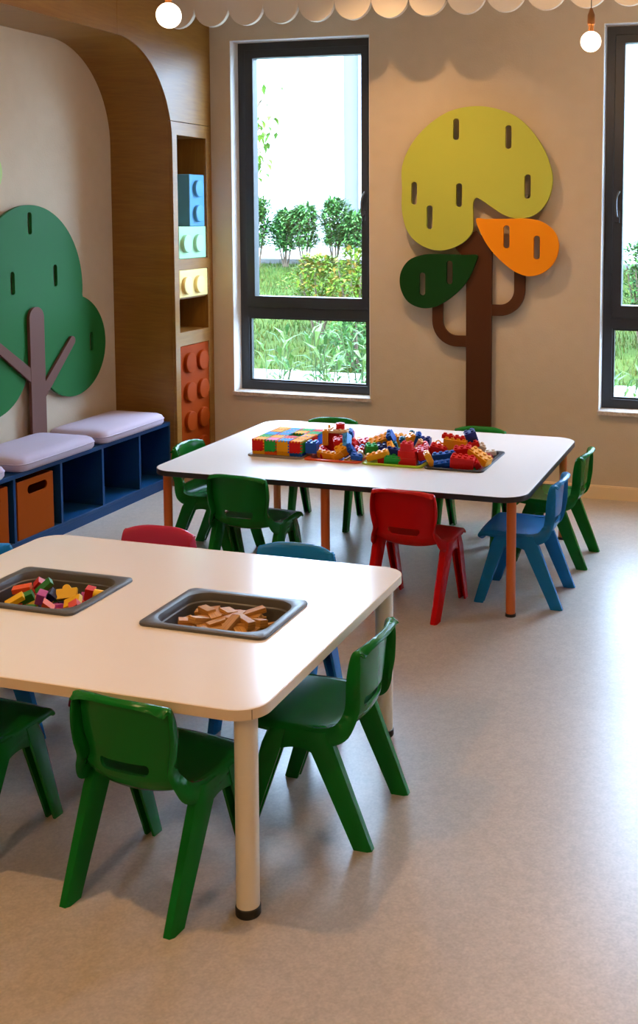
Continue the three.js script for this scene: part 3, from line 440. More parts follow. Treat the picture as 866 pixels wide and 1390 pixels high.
  const gussets = [-1, 1].map((s) => { const g = extrude(gs, 0.026, 0.004); const p = g.attributes.position; for (let i = 0; i < p.count; i++) p.setXYZ(i, s * 0.153 - 0.013 + p.getZ(i), p.getY(i), p.getX(i)); const q = plain(g), a = q.attributes.position; for (let i = 0; i < a.count; i += 3) { const t = [a.getX(i + 1), a.getY(i + 1), a.getZ(i + 1)]; a.setXYZ(i + 1, a.getX(i + 2), a.getY(i + 2), a.getZ(i + 2)); a.setXYZ(i + 2, ...t); } return toCreasedNormals(q, 0.6); });
  const ribs = merge([-0.02, 0, 0.02].map((x) => new RoundedBoxGeometry(0.008, 0.0035, 0.05, 2, 0.0016).rotateX(-0.12).translate(x * 1.3, 0.302, -0.05)));
  return { seat, back, legs, gussets, ribs };
}
const CP = chairParts();
function chair(x, z, turn, color, label, group) {
  const o = thing('child_chair', label, 'chair', [x, 0, z], turn, group), m = chairMat[color];
  part(o, 'seat', CP.seat, m); part(o, 'backrest', CP.back, m);
  CP.legs.forEach((g) => part(o, 'leg', g, m)); CP.gussets.forEach((g) => part(o, 'side_panel', g, m));
  return o;
}
const GN = 'chairs around the cream table', GF = 'chairs around the white table', PI = Math.PI;
chair(-0.125, 4.075, PI - 0.10, 'green', 'green plastic child chair with its back to the cream table edge, beside the corner leg', GN);
chair(0.130, 3.66, -PI / 2, 'green', 'green plastic child chair tucked in at the short side of the cream table', GN);
chair(-0.725, 4.058, PI - 0.05, 'green', 'green plastic child chair pushed under the cream table by the coloured blocks', GN);
chair(-0.783, 3.125, 0.02, 'pink', 'pink plastic child chair behind the cream table', GN);
chair(-0.235, 3.17, 0.0, 'blue', 'blue plastic child chair behind the cream table beside the pink one', GN);
chair(-1.05, 3.385, PI / 2, 'blue', 'blue plastic child chair at the end of the cream table nearest the bench', GN);
chair(-1.28, 1.60, PI / 2, 'green', 'green plastic child chair between the white table and the bench', GF);
chair(-0.89, 1.985, PI - 0.04, 'green', 'green plastic child chair with its back to the pink one, under the jigsaw block house', GF);
chair(-0.985, 0.94, 0.12, 'green', 'green plastic child chair behind the white table below the tall window', GF);
chair(-0.17, 0.95, 0.0, 'green', 'green plastic child chair behind the white table at the wall tree trunk', GF);
chair(-0.125, 2.01, PI - 0.08, 'red', 'red plastic child chair pulled up to the white table', GF);
chair(0.275, 1.744, -PI / 2, 'blue', 'blue plastic child chair at the short side of the white table', GF);
chair(0.292, 1.172, -PI / 2 - 0.04, 'green', 'green plastic child chair beside the blue one, next to the baseboard', GF);

// ---------------------------------------------------------------- plastic bricks on the white table
const brickGeo = {};
function brickGeometry(nx, nz, h, p = 0.027) {
  const k = [nx, nz, h].join();
  if (!brickGeo[k]) { const l = [new RoundedBoxGeometry(nx * p - 0.0006, h, nz * p - 0.0006, 1, 0.0016)]; brickGeo[k] = { body: l[0], stud: merge(Array.from({ length: nx * nz }, (_, i) => cyl(p * 0.31, p * 0.29, 0.0075, 12, (i % nx - (nx - 1) / 2) * p, h / 2 - 0.0005, (Math.floor(i / nx) - (nz - 1) / 2) * p))) }; }
  return brickGeo[k];
}
const word = { red: 'red', yellow: 'yellow', blue: 'blue', navy: 'dark blue', green: 'green', lime: 'lime green', orange: 'orange', sky: 'light blue', cream: 'cream', white: 'white', pink: 'pink', teal: 'dark teal', tan: 'tan' };
function brick(u, v, z, color, nx, nz, h, rx, ry, rz, label, group = 'plastic bricks piled in the tubs') {
  const c = onZ(u, v, z), g = brickGeometry(nx, nz, h);
  const o = thing('plastic_brick', label, 'toy brick', [c.x, c.y, c.z], 0, group); o.rotation.set(rx, ry, rz);
  part(o, 'body', g.body, toy[color]); part(o, 'studs', g.stud, toy[color]); return o;
}
const OT = 'in the orange tub', LT = 'in the lime tub', CT = 'in the charcoal tub';
[
  [424, 607, 1.63, 'blue', 2, 2, 0.05, 0, 0.12, 0, 'blue cube brick standing between the block house and orange tub'],
  [438, 614, 1.60, 'red', 2, 4, 0.022, 0.1, 0.7, 0.1, 'flat red studded brick lying at the edge of the orange tub'],
  [451, 598, 1.50, 'red', 3, 2, 0.085, 0, 0.1, 0, 'tall red brick carrying a cream plate in the orange tub'],
  [460, 584.5, 1.50, 'cream', 4, 3, 0.012, 0, 0.1, 0, 'cream plate lying on the tall red brick'],
  [442, 594, 1.55, 'yellow', 1, 1, 0.07, 0, 0.2, 0.0, 'upright yellow brick leaning on the tall red brick'],
  [472, 589, 1.49, 'blue', 2, 2, 0.03, 0.2, 0.3, 0.2, 'blue brick wedged under the cream plate'],
  [477, 592, 1.46, 'pink', 1, 2, 0.045, 0, 0.2, 0, 'pink brick standing behind the blue ones'],
  [461, 602, 1.58, 'red', 2, 2, 0.05, 0.15, 0.5, 0.15, 'red cube brick tilted before the tall red brick'],
  [471, 600, 1.60, 'sky', 1, 3, 0.04, 0.9, 0.2, 0.3, 'light blue brick sloping down over the orange tub'],
  [477, 611, 1.63, 'blue', 1, 2, 0.045, 0.4, 0.5, 0.5, 'blue brick tilted in the front of the orange tub'],
  [484, 619, 1.66, 'blue', 2, 2, 0.022, 0.2, 0.4, -0.25, 'low blue brick at the rim corner of the orange tub'],
  [444, 617.5, 1.65, 'yellow', 1, 4, 0.03, 0, 1.2, 0.25, 'long yellow brick slanting in the orange tub'],
  [464, 612, 1.63, 'yellow', 2, 2, 0.04, 0.4, 0.6, 0.3, 'yellow cube brick in the middle of the orange tub'],
  [458, 619, 1.66, 'yellow', 2, 1, 0.028, 0.3, 0.3, 0.5, 'small yellow brick at the rim of the orange tub'],
  [483.5, 600, 1.44, 'yellow', 2, 2, 0.03, 0.1, 0.3, 0, 'yellow brick behind the red ones in the orange tub'],
  [481, 604, 1.52, 'red', 1, 2, 0.035, 0.3, 0.2, 0.4, 'small red brick between the blue and yellow ones'],
  [495, 602, 1.48, 'red', 2, 2, 0.035, 0.2, 0.6, 0.1, 'red brick between the orange and lime tubs'],
  [488, 611.5, 1.58, 'red', 2, 2, 0.025, 0.1, 0.2, 0.1, 'flat red brick under a light blue one'],
  [492, 608, 1.56, 'sky', 1, 1, 0.02, 0, 0.3, 0, 'single light blue brick lying on a red one'],
  [490, 617, 1.64, 'white', 1, 1, 0.03, 0.2, 0.4, 0.2, 'white brick between the orange and lime tubs'],
  [504, 611, 1.60, 'green', 2, 2, 0.05, 0.1, 0.5, -0.15, 'green cube brick at the corner of the lime tub'],
  [512.5, 618, 1.66, 'yellow', 4, 1, 0.028, 0.3, 0.15, 0.28, 'long yellow brick slanting across the lime tub'],
  [536, 614, 1.62, 'navy', 3, 1, 0.035, 0.1, 0.1, -0.12, 'dark blue brick in the middle of the lime tub'],
  [519, 609, 1.56, 'navy', 2, 2, 0.04, 0.2, 0.3, 0.1, 'dark blue brick behind the slanting yellow one'],
  [534, 624, 1.65, 'green', 3, 2, 0.03, 0.1, 0.2, -0.1, 'green brick at the front rim of the lime tub'],
  [521, 624.5, 1.65, 'red', 2, 1, 0.03, 0.1, 0.1, 0.1, 'small red brick at the front rim of the lime tub'],
  [516, 600, 1.52, 'yellow', 4, 2, 0.045, 0.4, 0.2, 0.32, 'yellow brick with a grid of studs tilted above the lime tub'],
  [531, 594, 1.52, 'blue', 1, 2, 0.055, 0.4, 0.2, 0.32, 'blue brick capping the tilted yellow one'],
  [541.5, 598, 1.44, 'yellow', 2, 2, 0.05, 0, 0.4, 0.1, 'yellow cube brick at the back of the lime tub'],
  [547, 598, 1.48, 'teal', 1, 1, 0.03, 0.2, 0.2, 0.4, 'small dark teal brick at the back of the lime tub'],
  [557, 597, 1.44, 'yellow', 2, 2, 0.045, 0.1, 0.6, 0.3, 'yellow brick beside a dark teal one at the back'],
  [559, 591, 1.40, 'teal', 1, 1, 0.035, 0.1, 0.2, 0, 'dark teal brick on top of the pile by the wall side'],
  [566, 597, 1.43, 'blue', 1, 2, 0.06, 0.2, 0.3, -0.4, 'blue brick leaning over the lime tub'],
  [568, 604, 1.50, 'cream', 1, 1, 0.05, 0, 0.2, -0.5, 'slim cream brick leaning on the blue one'],
  [577, 600.5, 1.43, 'navy', 2, 2, 0.04, 0, 0.1, 0, 'dark blue cube brick with sky blue neighbours at the back'],
  [554, 626, 1.64, 'red', 3, 2, 0.034, 0, 0.1, 0, 'lowest brick of the red stack in the lime tub'],
  [553.5, 616, 1.635, 'red', 3, 2, 0.034, 0, 0.05, 0, 'middle brick of the red stack in the lime tub'],
  [552.5, 606, 1.63, 'red', 2, 2, 0.034, 0, 0.12, 0, 'topmost brick of the red stack in the lime tub'],
  [576, 611, 1.52, 'red', 2, 3, 0.045, 0.2, 0.5, 0.2, 'red brick between the lime and charcoal tubs'],
  [566, 617, 1.58, 'orange', 1, 2, 0.04, 0.2, 0.2, 0.2, 'orange brick beside the red stack'],
  [536, 606, 1.55, 'teal', 1, 1, 0.04, 0.2, 0.3, 0.2, 'dark teal brick under the blue end of the tilted one'],
  [531, 606.5, 1.58, 'yellow', 1, 2, 0.03, 0.4, 0.4, 0.5, 'small yellow brick under the tilted one'],
  [582.5, 622.5, 1.65, 'yellow', 1, 2, 0.062, 0.1, 0.4, 0.45, 'upright yellow brick leaning at the rim of the charcoal tub'],
  [575, 616, 1.60, 'red', 2, 2, 0.045, 0.1, 0.3, 0.2, 'red brick behind the leaning yellow one'],
  [595, 611, 1.54, 'red', 3, 2, 0.04, 0.1, 0.2, -0.25, 'red brick at the near end of the charcoal tub'],
  [603, 619, 1.61, 'blue', 4, 1, 0.032, 0.2, 0.2, 0.12, 'blue studded brick in the charcoal tub'],
  [601, 629, 1.66, 'blue', 3, 1, 0.022, 0.5, 0.2, 0.1, 'low blue brick at the front rim of the charcoal tub'],
  [618.5, 603, 1.50, 'yellow', 4, 2, 0.05, 0.05, 0.05, -0.1, 'large yellow brick with two red ones on top'],
  [608, 592.5, 1.50, 'red', 2, 1, 0.018, 0, 0.05, -0.1, 'small red brick on the large yellow one beside the ring'],
  [624, 595.5, 1.50, 'red', 2, 1, 0.018, 0, 0.05, -0.1, 'small red brick on the large yellow one beside the blue cube'],
  [639, 592, 1.46, 'navy', 2, 2, 0.046, 0.1, 0.4, 0.3, 'dark blue cube brick topping the charcoal tub pile'],
  [642, 603, 1.47, 'red', 2, 2, 0.026, 0.1, 0.4, 0.3, 'dark red brick under the dark blue cube'],
  [649, 609, 1.42, 'tan', 2, 2, 0.05, 0.2, 0.5, -0.5, 'tan brick tilted at the back of the charcoal tub'],
  [651, 620, 1.58, 'yellow', 4, 2, 0.034, 0.15, -0.35, -0.4, 'long yellow brick sloping to the charcoal tub rim'],
  [628, 612, 1.57, 'red', 3, 2, 0.035, 0.1, 0.2, 0.1, 'red brick in the middle of the charcoal tub'],
  [628, 627, 1.64, 'red', 4, 2, 0.05, 0.15, 0.1, -0.1, 'large red brick at the front of the charcoal tub'],
  [647, 629, 1.62, 'red', 1, 2, 0.03, 0.3, 0.4, 0.5, 'small red brick beside the large red one'],
  [666, 615, 1.32, 'white', 2, 1, 0.022, 0, 0.3, 0.1, 'white brick in the far corner of the charcoal tub'],
].forEach((b) => brick(...b));
{ const c = onZ(462, 577.5, 1.50), o = thing('toy_disc', 'round red toy piece on the cream plate', 'toy', [c.x, c.y - 0.015, c.z]); part(o, 'disc', cyl(0.021, 0.021, 0.026, 24), toy.red); part(o, 'hub', cyl(0.010, 0.010, 0.003, 16, 0, 0.026), toy.red);
  const d = onZ(447, 579.5, 1.50); const e = thing('toy_peg', 'small yellow peg on the cream plate', 'toy', [d.x, d.y - 0.014, d.z]); part(e, 'pin', cyl(0.006, 0.006, 0.024, 12), toy.yellow); part(e, 'collar', cyl(0.009, 0.009, 0.004, 12), toy.yellow);
  const r = onZ(595, 601.5, 1.46); const q = thing('toy_ring', 'thin yellow toy ring beside the large yellow brick', 'toy', [r.x, r.y, r.z]); part(q, 'hoop', new THREE.TorusGeometry(0.012, 0.0028, 8, 24), toy.yellow); part(q, 'tab', box(0.012, 0.024, -0.004, 0.004, -0.003, 0.003, 0.001), toy.yellow); }
// more bricks filling the tubs below the visible pile
{ const cols = ['red', 'yellow', 'blue', 'green', 'orange', 'navy'];
  farTubs.slice(1).forEach(([x0, x1, z0, z1], t) => { for (let i = 0; i < 3; i++) for (let j = 0; j < 4; j++) { const x = x0 + 0.076 + i * (x1 - x0 - 0.152) / 2, z = z0 + 0.088 + j * (z1 - z0 - 0.176) / 3, c = cols[(i * 5 + j * 3 + t) % 6], g = brickGeometry(2, 3, 0.045); const o = thing('plastic_brick', `${word[c]} brick in the bottom layer ${[OT, LT, CT][t]}`, 'toy brick', [x, FT.h - 0.045 + 0.012 * ((i + j) % 3), z], rr(-0.05, 0.05), `bottom layer bricks ${[OT, LT, CT][t]}`); part(o, 'body', g.body, toy[c]); part(o, 'studs', g.stud, toy[c]); } }); }
// ---------------------------------------------------------------- jigsaw block house
{
  const s = 0.0635, mats = Object.fromEntries(Object.entries(toy).map(([k, m]) => [k, M(m.color, 0.65, { specularIntensity: 0.2 })]));
  // a square with toothed rim, extruded: the blocks interlock
  const tooth = new THREE.Shape(); { const n = 4, a = s / 2, d = 0.0035, pts = []; for (let side = 0; side < 4; side++) for (let k = 0; k < n * 2; k++) { const t = -a + s * k / (n * 2), o2 = k % 2 ? d : -d * 0.4, t2 = t + s / (n * 2); const e = a - 0.003; for (const tt of [t, t2]) { const q = [[tt, -e - o2], [e + o2, tt], [-tt, e + o2], [-e - o2, -tt]][side]; pts.push(new THREE.Vector2(q[0], q[1])); } } pts.forEach((p, i) => i ? tooth.lineTo(p.x, p.y) : tooth.moveTo(p.x, p.y)); }
  const face = extrude(tooth, 0.007, 0.001), core = new RoundedBoxGeometry(s - 0.01, s - 0.01, s - 0.01, 1, 0.002);
  const X0 = -1.050, Z1 = 1.682, C = { r: 'red', g: 'green', y: 'yellow', b: 'sky', n: 'blue', p: 'pink', w: 'cream', l: 'lime', o: 'orange' };
  // per block: top colour, front colour; rows from the front
  const rows = [['yr', 'pg', 'by', 'yr'], ['gl', 'yy', 'rw', 'yr'], ['bb', 'br', 'gg', 'yb'], ['yo', 'by', 'yg', 'gr'], ['yr', 'by', 'gr', 'rg']];
  const dz = 0.0635, lab = ['front', 'second', 'third', 'fourth', 'back'];
  const y0 = FT.h + 0.0095, tile = new RoundedBoxGeometry(s - 0.004, 0.014, s - 0.004, 1, 0.002).translate(0, 0.007, 0), strip = face.clone().scale(1, 0.22, 1);
  for (let j = 0; j < 5; j++) for (let i = 0; i < 4; i++) {
    const x = X0 + s * (i + 0.5), z = Z1 - dz * (j + 0.5), place = `in the ${lab[j]} row, ${['first', 'second', 'third', 'last'][i]} from the bench`;
    const bc = C['yoynr'[(i + j) % 5]], t = thing('jigsaw_tile', `flat ${word[bc]} jigsaw tile under the block ${place}`, 'toy block', [x, y0, z], 0, 'jigsaw tiles under the block house');
    part(t, 'plate', tile, mats[bc]); part(t, 'toothed_edge', strip.clone().translate(0, 0.007, s / 2 - 0.0085), mats[bc]);
    if (i === 2 && j === 2) continue;                                  // the open courtyard of the block house
    const [tc, fc] = rows[j][i], o = thing('jigsaw_block', `${word[C[fc]]} and ${word[C[tc]]} jigsaw block ${place}`, 'toy block', [x, y0 + 0.0145 + s * 0.44, z], 0, 'jigsaw blocks of the block house'); o.scale.y = 0.88;
    part(o, 'core', core, mats[C[fc]]);
    const H = s / 2 - 0.0072;
    part(o, 'face_panel', face.clone().translate(0, 0, H), mats[C[fc]]);
    part(o, 'face_panel', face.clone().rotateX(-PI / 2).translate(0, H, 0), mats[C[tc]]);
    part(o, 'face_panel', face.clone().rotateY(PI / 2).translate(H, 0, 0), mats[C[['y', 'r', 'n', 'g'][(i + j) % 4]]]);
    part(o, 'face_panel', face.clone().rotateY(-PI / 2).translate(-H, 0, 0), mats[C[fc]]);
  }
}
// ---------------------------------------------------------------- wooden blocks in the grey tubs
{
  const nat = [0.92, 1, 0.85].map((k) => M(lin(k, k, k), 0.55, { map: pineTex }));
  const [x0, x1, z0, z1] = nearTubs[1], base = NT.h - 0.106;
  const bl = [new RoundedBoxGeometry(0.088, 0.015, 0.030, 1, 0.0012), new RoundedBoxGeometry(0.062, 0.018, 0.032, 1, 0.0012), new RoundedBoxGeometry(0.072, 0.022, 0.026, 1, 0.0012)].map((g) => metricUV(g));
  let n = 0;
  for (let lay = 0; lay < 6; lay++) { const k = [12, 14, 16, 16, 14, 9][lay], sp = [1, 1.05, 1.12, 1.08, 0.95, 0.75][lay]; for (let i = 0; i < k; i++) {
    const x = (x0 + x1) / 2 + (((i * 0.618 + lay * 0.37) % 1) - 0.5) * 0.215 * sp + (lay > 3 ? -0.006 : 0), z = (z0 + z1) / 2 + (((i + 0.5) / k) - 0.5) * (lay < 2 ? 0.125 : 0.16) * sp;
    const o = solo('wooden_block', bl[n % 3], nat[n % 3], lay > 3 ? 'plain pine block lying on top of the heap in the grey tub' : 'plain pine block deeper in the heap in the grey tub', 'wooden block', lay > 3 ? 'top pine blocks' : 'lower pine blocks');
    o.position.set(x, base + 0.020 + lay * 0.0150 + rr(0, 0.004), z); o.rotation.set(rr(-0.25, 0.25), rr(0, PI), rr(-0.22, 0.22)); n++; } }
  const paint = { red: [0.50, 0.018, 0.02], crimson: [0.30, 0.01, 0.03], orange: [0.68, 0.10, 0.02], yellow: [0.80, 0.50, 0.01], green: [0.015, 0.18, 0.03], navy: [0.012, 0.016, 0.07], purple: [0.42, 0.07, 0.36], coral: [0.68, 0.09, 0.08] }, pm = Object.fromEntries(Object.entries(paint).map(([k, c]) => [k, M(lin(...c), 0.45)]));
  const tri = extrude(new THREE.Shape([[-0.022, -0.014], [0.022, -0.014], [0, 0.02]].map((p) => new THREE.Vector2(...p))), 0.026, 0.001).translate(0, 0, -0.013);
  const arch = (() => { const s = new THREE.Shape([[-0.03, -0.016], [0.03, -0.016], [0.03, 0.014], [0.012, 0.014]].map((p) => new THREE.Vector2(...p))); s.absarc(0, 0.014, 0.012, 0, Math.PI); s.lineTo(-0.03, 0.014); return extrude(s, 0.024, 0.001).translate(0, 0, -0.012); })();
  const shapes = { cube: new RoundedBoxGeometry(0.028, 0.028, 0.028, 1, 0.0012), plank: new RoundedBoxGeometry(0.056, 0.016, 0.028, 1, 0.0012), tri, arch, rod: cyl(0.014, 0.014, 0.034, 20, 0, -0.017), brickb: new RoundedBoxGeometry(0.042, 0.026, 0.026, 1, 0.0012) };
  const sn = { cube: 'cube', plank: 'plank', tri: 'triangular', arch: 'crowned', rod: 'cylinder', brickb: 'oblong' };
  const [a0, a1, c0, c1] = nearTubs[0]; const ks = Object.keys(paint), ss = Object.keys(shapes);
  for (let lay = 0; lay < 3; lay++) for (let i = 0; i < 26; i++) {
    const c = ks[(i * 5 + lay * 3) % 8], sh = ss[(i * 7 + lay) % 6] === 'arch' ? 'cube' : ss[(i * 7 + lay) % 6], x = (a0 + a1) / 2 + (((i * 0.618 + lay * 0.41) % 1) - 0.5) * 0.225, z = (c0 + c1) / 2 + (((i + 0.5) / 26) - 0.5) * 0.165;
    const o = solo('painted_block', shapes[sh], pm[c], `${c} ${sn[sh]} wooden block ${lay === 2 ? 'on top of' : 'within'} the coloured heap`, 'wooden block', 'painted wooden blocks');
    o.position.set(x, base + 0.018 + lay * 0.021 + rr(0, 0.006), z); o.rotation.set(rr(-0.5, 0.5), rr(0, PI * 2), rr(-0.4, 0.4));
  }
  const atY = (u, v, y) => { const d = rayTo(u, v); return EYE.clone().addScaledVector(d, (y - EYE.y) / d.y); };
  for (const [u, v, c, sh, rot, label] of [[91, 806, 'yellow', 'arch', [-0.6, 0.35, 0.3], 'yellow crowned wooden block lying face up on the coloured heap'], [99, 817, 'yellow', 'plank', [0.7, 0.35, 0.28], 'yellow wooden plank below the crowned block'], [56, 811, 'purple', 'brickb', [0.4, 0.2, 1.1], 'bright purple wooden block on the coloured heap'], [20, 815, 'yellow', 'plank', [0.3, 0.7, 0.3], 'yellow wooden plank among green and red blocks'], [122, 806, 'red', 'brickb', [0.2, 0.2, 1.3], 'red wooden block standing by the tub end'], [135, 807, 'yellow', 'rod', [0.2, 0.3, 1.3], 'short yellow wooden cylinder lying by the tub end'], [36, 811, 'green', 'brickb', [0.3, 0.6, 0.2], 'green wooden block beside the yellow plank'], [102, 823, 'coral', 'cube', [0.5, 0.6, 0.3], 'coral wooden cube below the yellow plank'], [70, 808, 'navy', 'cube', [0.4, 0.2, 0.6], 'dark navy wooden block beside the purple one'], [60, 797, 'green', 'plank', [0.5, 0.8, 0.4], 'green wooden plank at the back of the heap'], [30, 799, 'orange', 'plank', [0.2, 0.4, 0.1], 'orange wooden plank at the back of the heap'], [54, 793, 'red', 'cube', [0.4, 0.6, 0.7], 'red wooden cube topping the heap'], [62, 822, 'orange', 'tri', [0.3, 0.4, 0.1], 'orange triangular wooden block at the tub front']]) {
    const p = atY(u, v, base + 0.092), o = solo('painted_block', shapes[sh], pm[c], label, 'wooden block', 'painted wooden blocks'); o.position.copy(p); o.rotation.set(...rot);
  }
}

// ---------------------------------------------------------------- garden beyond the windows
function ground(z) { return z > -4.6 ? -0.05 : z > -11.3 ? -0.05 + (-4.6 - z) / 6.7 * 0.76 : 0.71; }
{
  const nx = 60, nz = 60, g = new THREE.PlaneGeometry(40, 19.7, nx, nz).rotateX(-PI / 2).translate(0, 0, -0.3 - 9.85), p = g.attributes.position; const bump = lattice(40, 40, 77);
  for (let i = 0; i < p.count; i++) { const x = p.getX(i), z = p.getZ(i); p.setY(i, ground(z) + (z < -4.6 ? 0.05 * (bump(x / 20 + 3, z / 20 + 3) - 0.5) : 0)); }
  g.computeVertexNormals(); struct('ground', metricUV(g), M(0xffffff, 0.9, { map: grassTex, specularIntensity: 0.1 }), 'grassy bank rising behind the windows', 'lawn');
  struct('path', metricUV(box(-12, 12, -0.09, -0.035, -4.55, -0.29)), M(lin(0.40, 0.39, 0.37), 0.9, { specularIntensity: 0.2 }), 'pale paved strip right outside the windows', 'path');
  const blade = new THREE.BufferGeometry(); blade.setAttribute('position', new THREE.Float32BufferAttribute([-0.006, 0, 0, 0.006, 0, 0, 0.012, 0.07, 0.01], 3)); blade.computeVertexNormals();
  const cnt = 26000, gr = new THREE.InstancedMesh(blade, M(0xffffff, 0.8, { specularIntensity: 0.1, side: THREE.DoubleSide }), cnt); gr.name = 'grass'; gr.userData = { kind: 'stuff', label: 'short green and straw coloured grass on the bank', category: 'grass' };
  const m4 = new THREE.Matrix4(), qq = new THREE.Quaternion(), cc = new THREE.Color();
  for (let i = 0; i < cnt; i++) { const z = -4.5 - 7.2 * rnd(), x = rr(-8, 1.0); const k = rr(0.7, 1.6); qq.setFromEuler(new THREE.Euler(rr(-0.4, 0.4), rr(0, 6.3), rr(-0.4, 0.4))); m4.compose(V(x, ground(z) - 0.01, z), qq, V(k, k, k)); gr.setMatrixAt(i, m4); cc.setRGB(rr(0.018, 0.055), rr(0.040, 0.062), rr(0.006, 0.013)); gr.setColorAt(i, cc); }
  gr.castShadow = gr.receiveShadow = true; scene.add(gr);
  const k = thing('garden_kerb', 'low stone kerb along the top of the grassy bank', 'kerb', [0, 0.68, -12.1]); for (let i = 0; i < 24; i++) part(k, 'kerb_stone', box(-12 + i * 0.8 + 0.006, -11.2 + i * 0.8 - 0.006, 0, 0.13, -0.1, 0.1, 0.01), M(lin(0.09, 0.085, 0.08), 0.9));
  struct('path', metricUV(box(-16, 6, 0.66, 0.75, -18.9, -12.25)), M(lin(0.40, 0.39, 0.37), 0.9, { specularIntensity: 0.2 }), 'pale paving between the hedge and the white building', 'path');
  const b = thing('white_building', 'white rendered building behind the hedge', 'building', [0, 0.6, -19]);
  const wh = M(lin(0.36, 0.36, 0.36), 0.9, { specularIntensity: 0.2 }); part(b, 'wall', box(-24, 12, 0, 5.7, -0.4, 0), wh);
  for (const x of [-13, -9.9, -6.6, -3.4, -0.2, 3]) part(b, 'pilaster', box(x - 0.24, x + 0.24, 0, 5.6, 0, 0.22), wh);
  part(b, 'downpipe', cyl(0.17, 0.17, 5.6, 16, -8.46, 0, 0.2), M(lin(0.075, 0.078, 0.08), 0.7, { specularIntensity: 0.2 }));
}
// foliage: crossed leaf blades, one colour per leaf
const leafM = M(0xffffff, 0.6, { specularIntensity: 0.12, vertexColors: true, side: THREE.DoubleSide, transmission: 0.12, thickness: 0 });
const barkM = M(lin(0.10, 0.07, 0.048), 0.9, { specularIntensity: 0.1 });
function leafInto(buf, p, dir, len, wid, col, droop = 0.25) {
  const d = dir.clone().normalize(), s = V(0, 1, 0).cross(d); if (s.lengthSq() < 1e-4) s.set(1, 0, 0); s.normalize(); const n = d.clone().cross(s);
  const m = p.clone().addScaledVector(d, len * 0.5).addScaledVector(n, 0), t = p.clone().addScaledVector(d, len).add(V(0, -droop * len, 0));
  const l = m.clone().addScaledVector(s, wid / 2).addScaledVector(n, wid * 0.12), r = m.clone().addScaledVector(s, -wid / 2).addScaledVector(n, wid * 0.12);
  for (const q of [p, l, m, p, m, r, l, t, m, m, t, r]) { buf.p.push(q.x, q.y, q.z); buf.c.push(col.r, col.g, col.b); }
}
const bufGeo = (b) => { const g = new THREE.BufferGeometry(); g.setAttribute('position', new THREE.Float32BufferAttribute(b.p, 3)); g.setAttribute('color', new THREE.Float32BufferAttribute(b.c, 3)); g.computeVertexNormals(); return g; };
function shrub(x, z, h, r, n, len, wid, palette, label, group, clear = 0.3) {
  const y0 = ground(z), o = thing('garden_shrub', label, 'shrub', [x, y0, z], 0, group), b = { p: [], c: [] }, st = [];
  const ns = 5; for (let k = 0; k < ns; k++) { const a = k / ns * 6.28 + rnd(), e = V(Math.cos(a) * r * 0.6, h * rr(0.65, 0.9), Math.sin(a) * r * 0.6); st.push(bar(V(Math.cos(a) * 0.03, 0, Math.sin(a) * 0.03), e, 0.018, 0.007, 5)); }
  part(o, 'stem', st, barkM);
  for (let i = 0; i < n; i++) { const a = rnd() * 6.28, t = Math.pow(rnd(), 0.8), lump = 0.75 + 0.25 * Math.sin(a * 3 + x * 5) + 0.15 * Math.sin(t * 9 + a); const y = h * (clear + (1 - clear) * t), rad = r * lump * Math.sqrt(Math.max(0.05, 1 - Math.pow(Math.abs(t - 0.45) / 0.62, 2.2))) * Math.sqrt(rnd()); const p = V(Math.cos(a) * rad, y, Math.sin(a) * rad); const d = V(Math.cos(a) + rr(-0.9, 0.9), rr(-0.1, 1.1), Math.sin(a) + rr(-0.9, 0.9)); const c = palette[Math.floor(rnd() * palette.length)], v = rr(0.8, 1.25); leafInto(b, p, d, len * rr(0.7, 1.3), wid, lin(c[0] * v, c[1] * v, c[2] * v)); }
  part(o, 'foliage', bufGeo(b), leafM).userData.kind = 'stuff';
}
const gA = [[0.0317, 0.0949, 0.0191], [0.0507, 0.1266, 0.0252], [0.0223, 0.0698, 0.0191], [0.0760, 0.1520, 0.0381]], gB = [[0.0762, 0.1370, 0.0101], [0.1066, 0.1622, 0.0126], [0.0558, 0.1066, 0.0101], [0.1622, 0.1015, 0.0152]];
for (let k = 0; k < 12; k++) shrub(-7.62 + k * 0.44 + (k > 5 ? (k - 5) * 0.25 : 0) + rr(-0.03, 0.03), -11.2 + (k % 2) * 0.1, 1.03 + 0.12 * Math.sin(k * 2.1), 0.28, 1400, 0.15, 0.045, gA, 'leafy green hedge shrub with bare lower stems before the white building', 'hedge shrubs', 0.3);
shrub(-3.98, -6.1, 0.98, 0.38, 1100, 0.12, 0.045, gB, 'bright yellow-green bush with orange tips on the grassy bank', undefined, 0.25);
shrub(-3.42, -5.9, 1.1, 0.36, 1000, 0.12, 0.045, gB, 'taller yellow-green bush beside the one with orange tips', undefined, 0.12);
shrub(-2.95, -4.75, 0.62, 0.42, 900, 0.10, 0.04, gA, 'low dark green bush under the yellow-green ones', undefined, 0.05);
shrub(-0.12, -6.2, 1.2, 0.34, 1200, 0.11, 0.04, gA, 'grey-green shrub seen through the second window', undefined, 0.25);
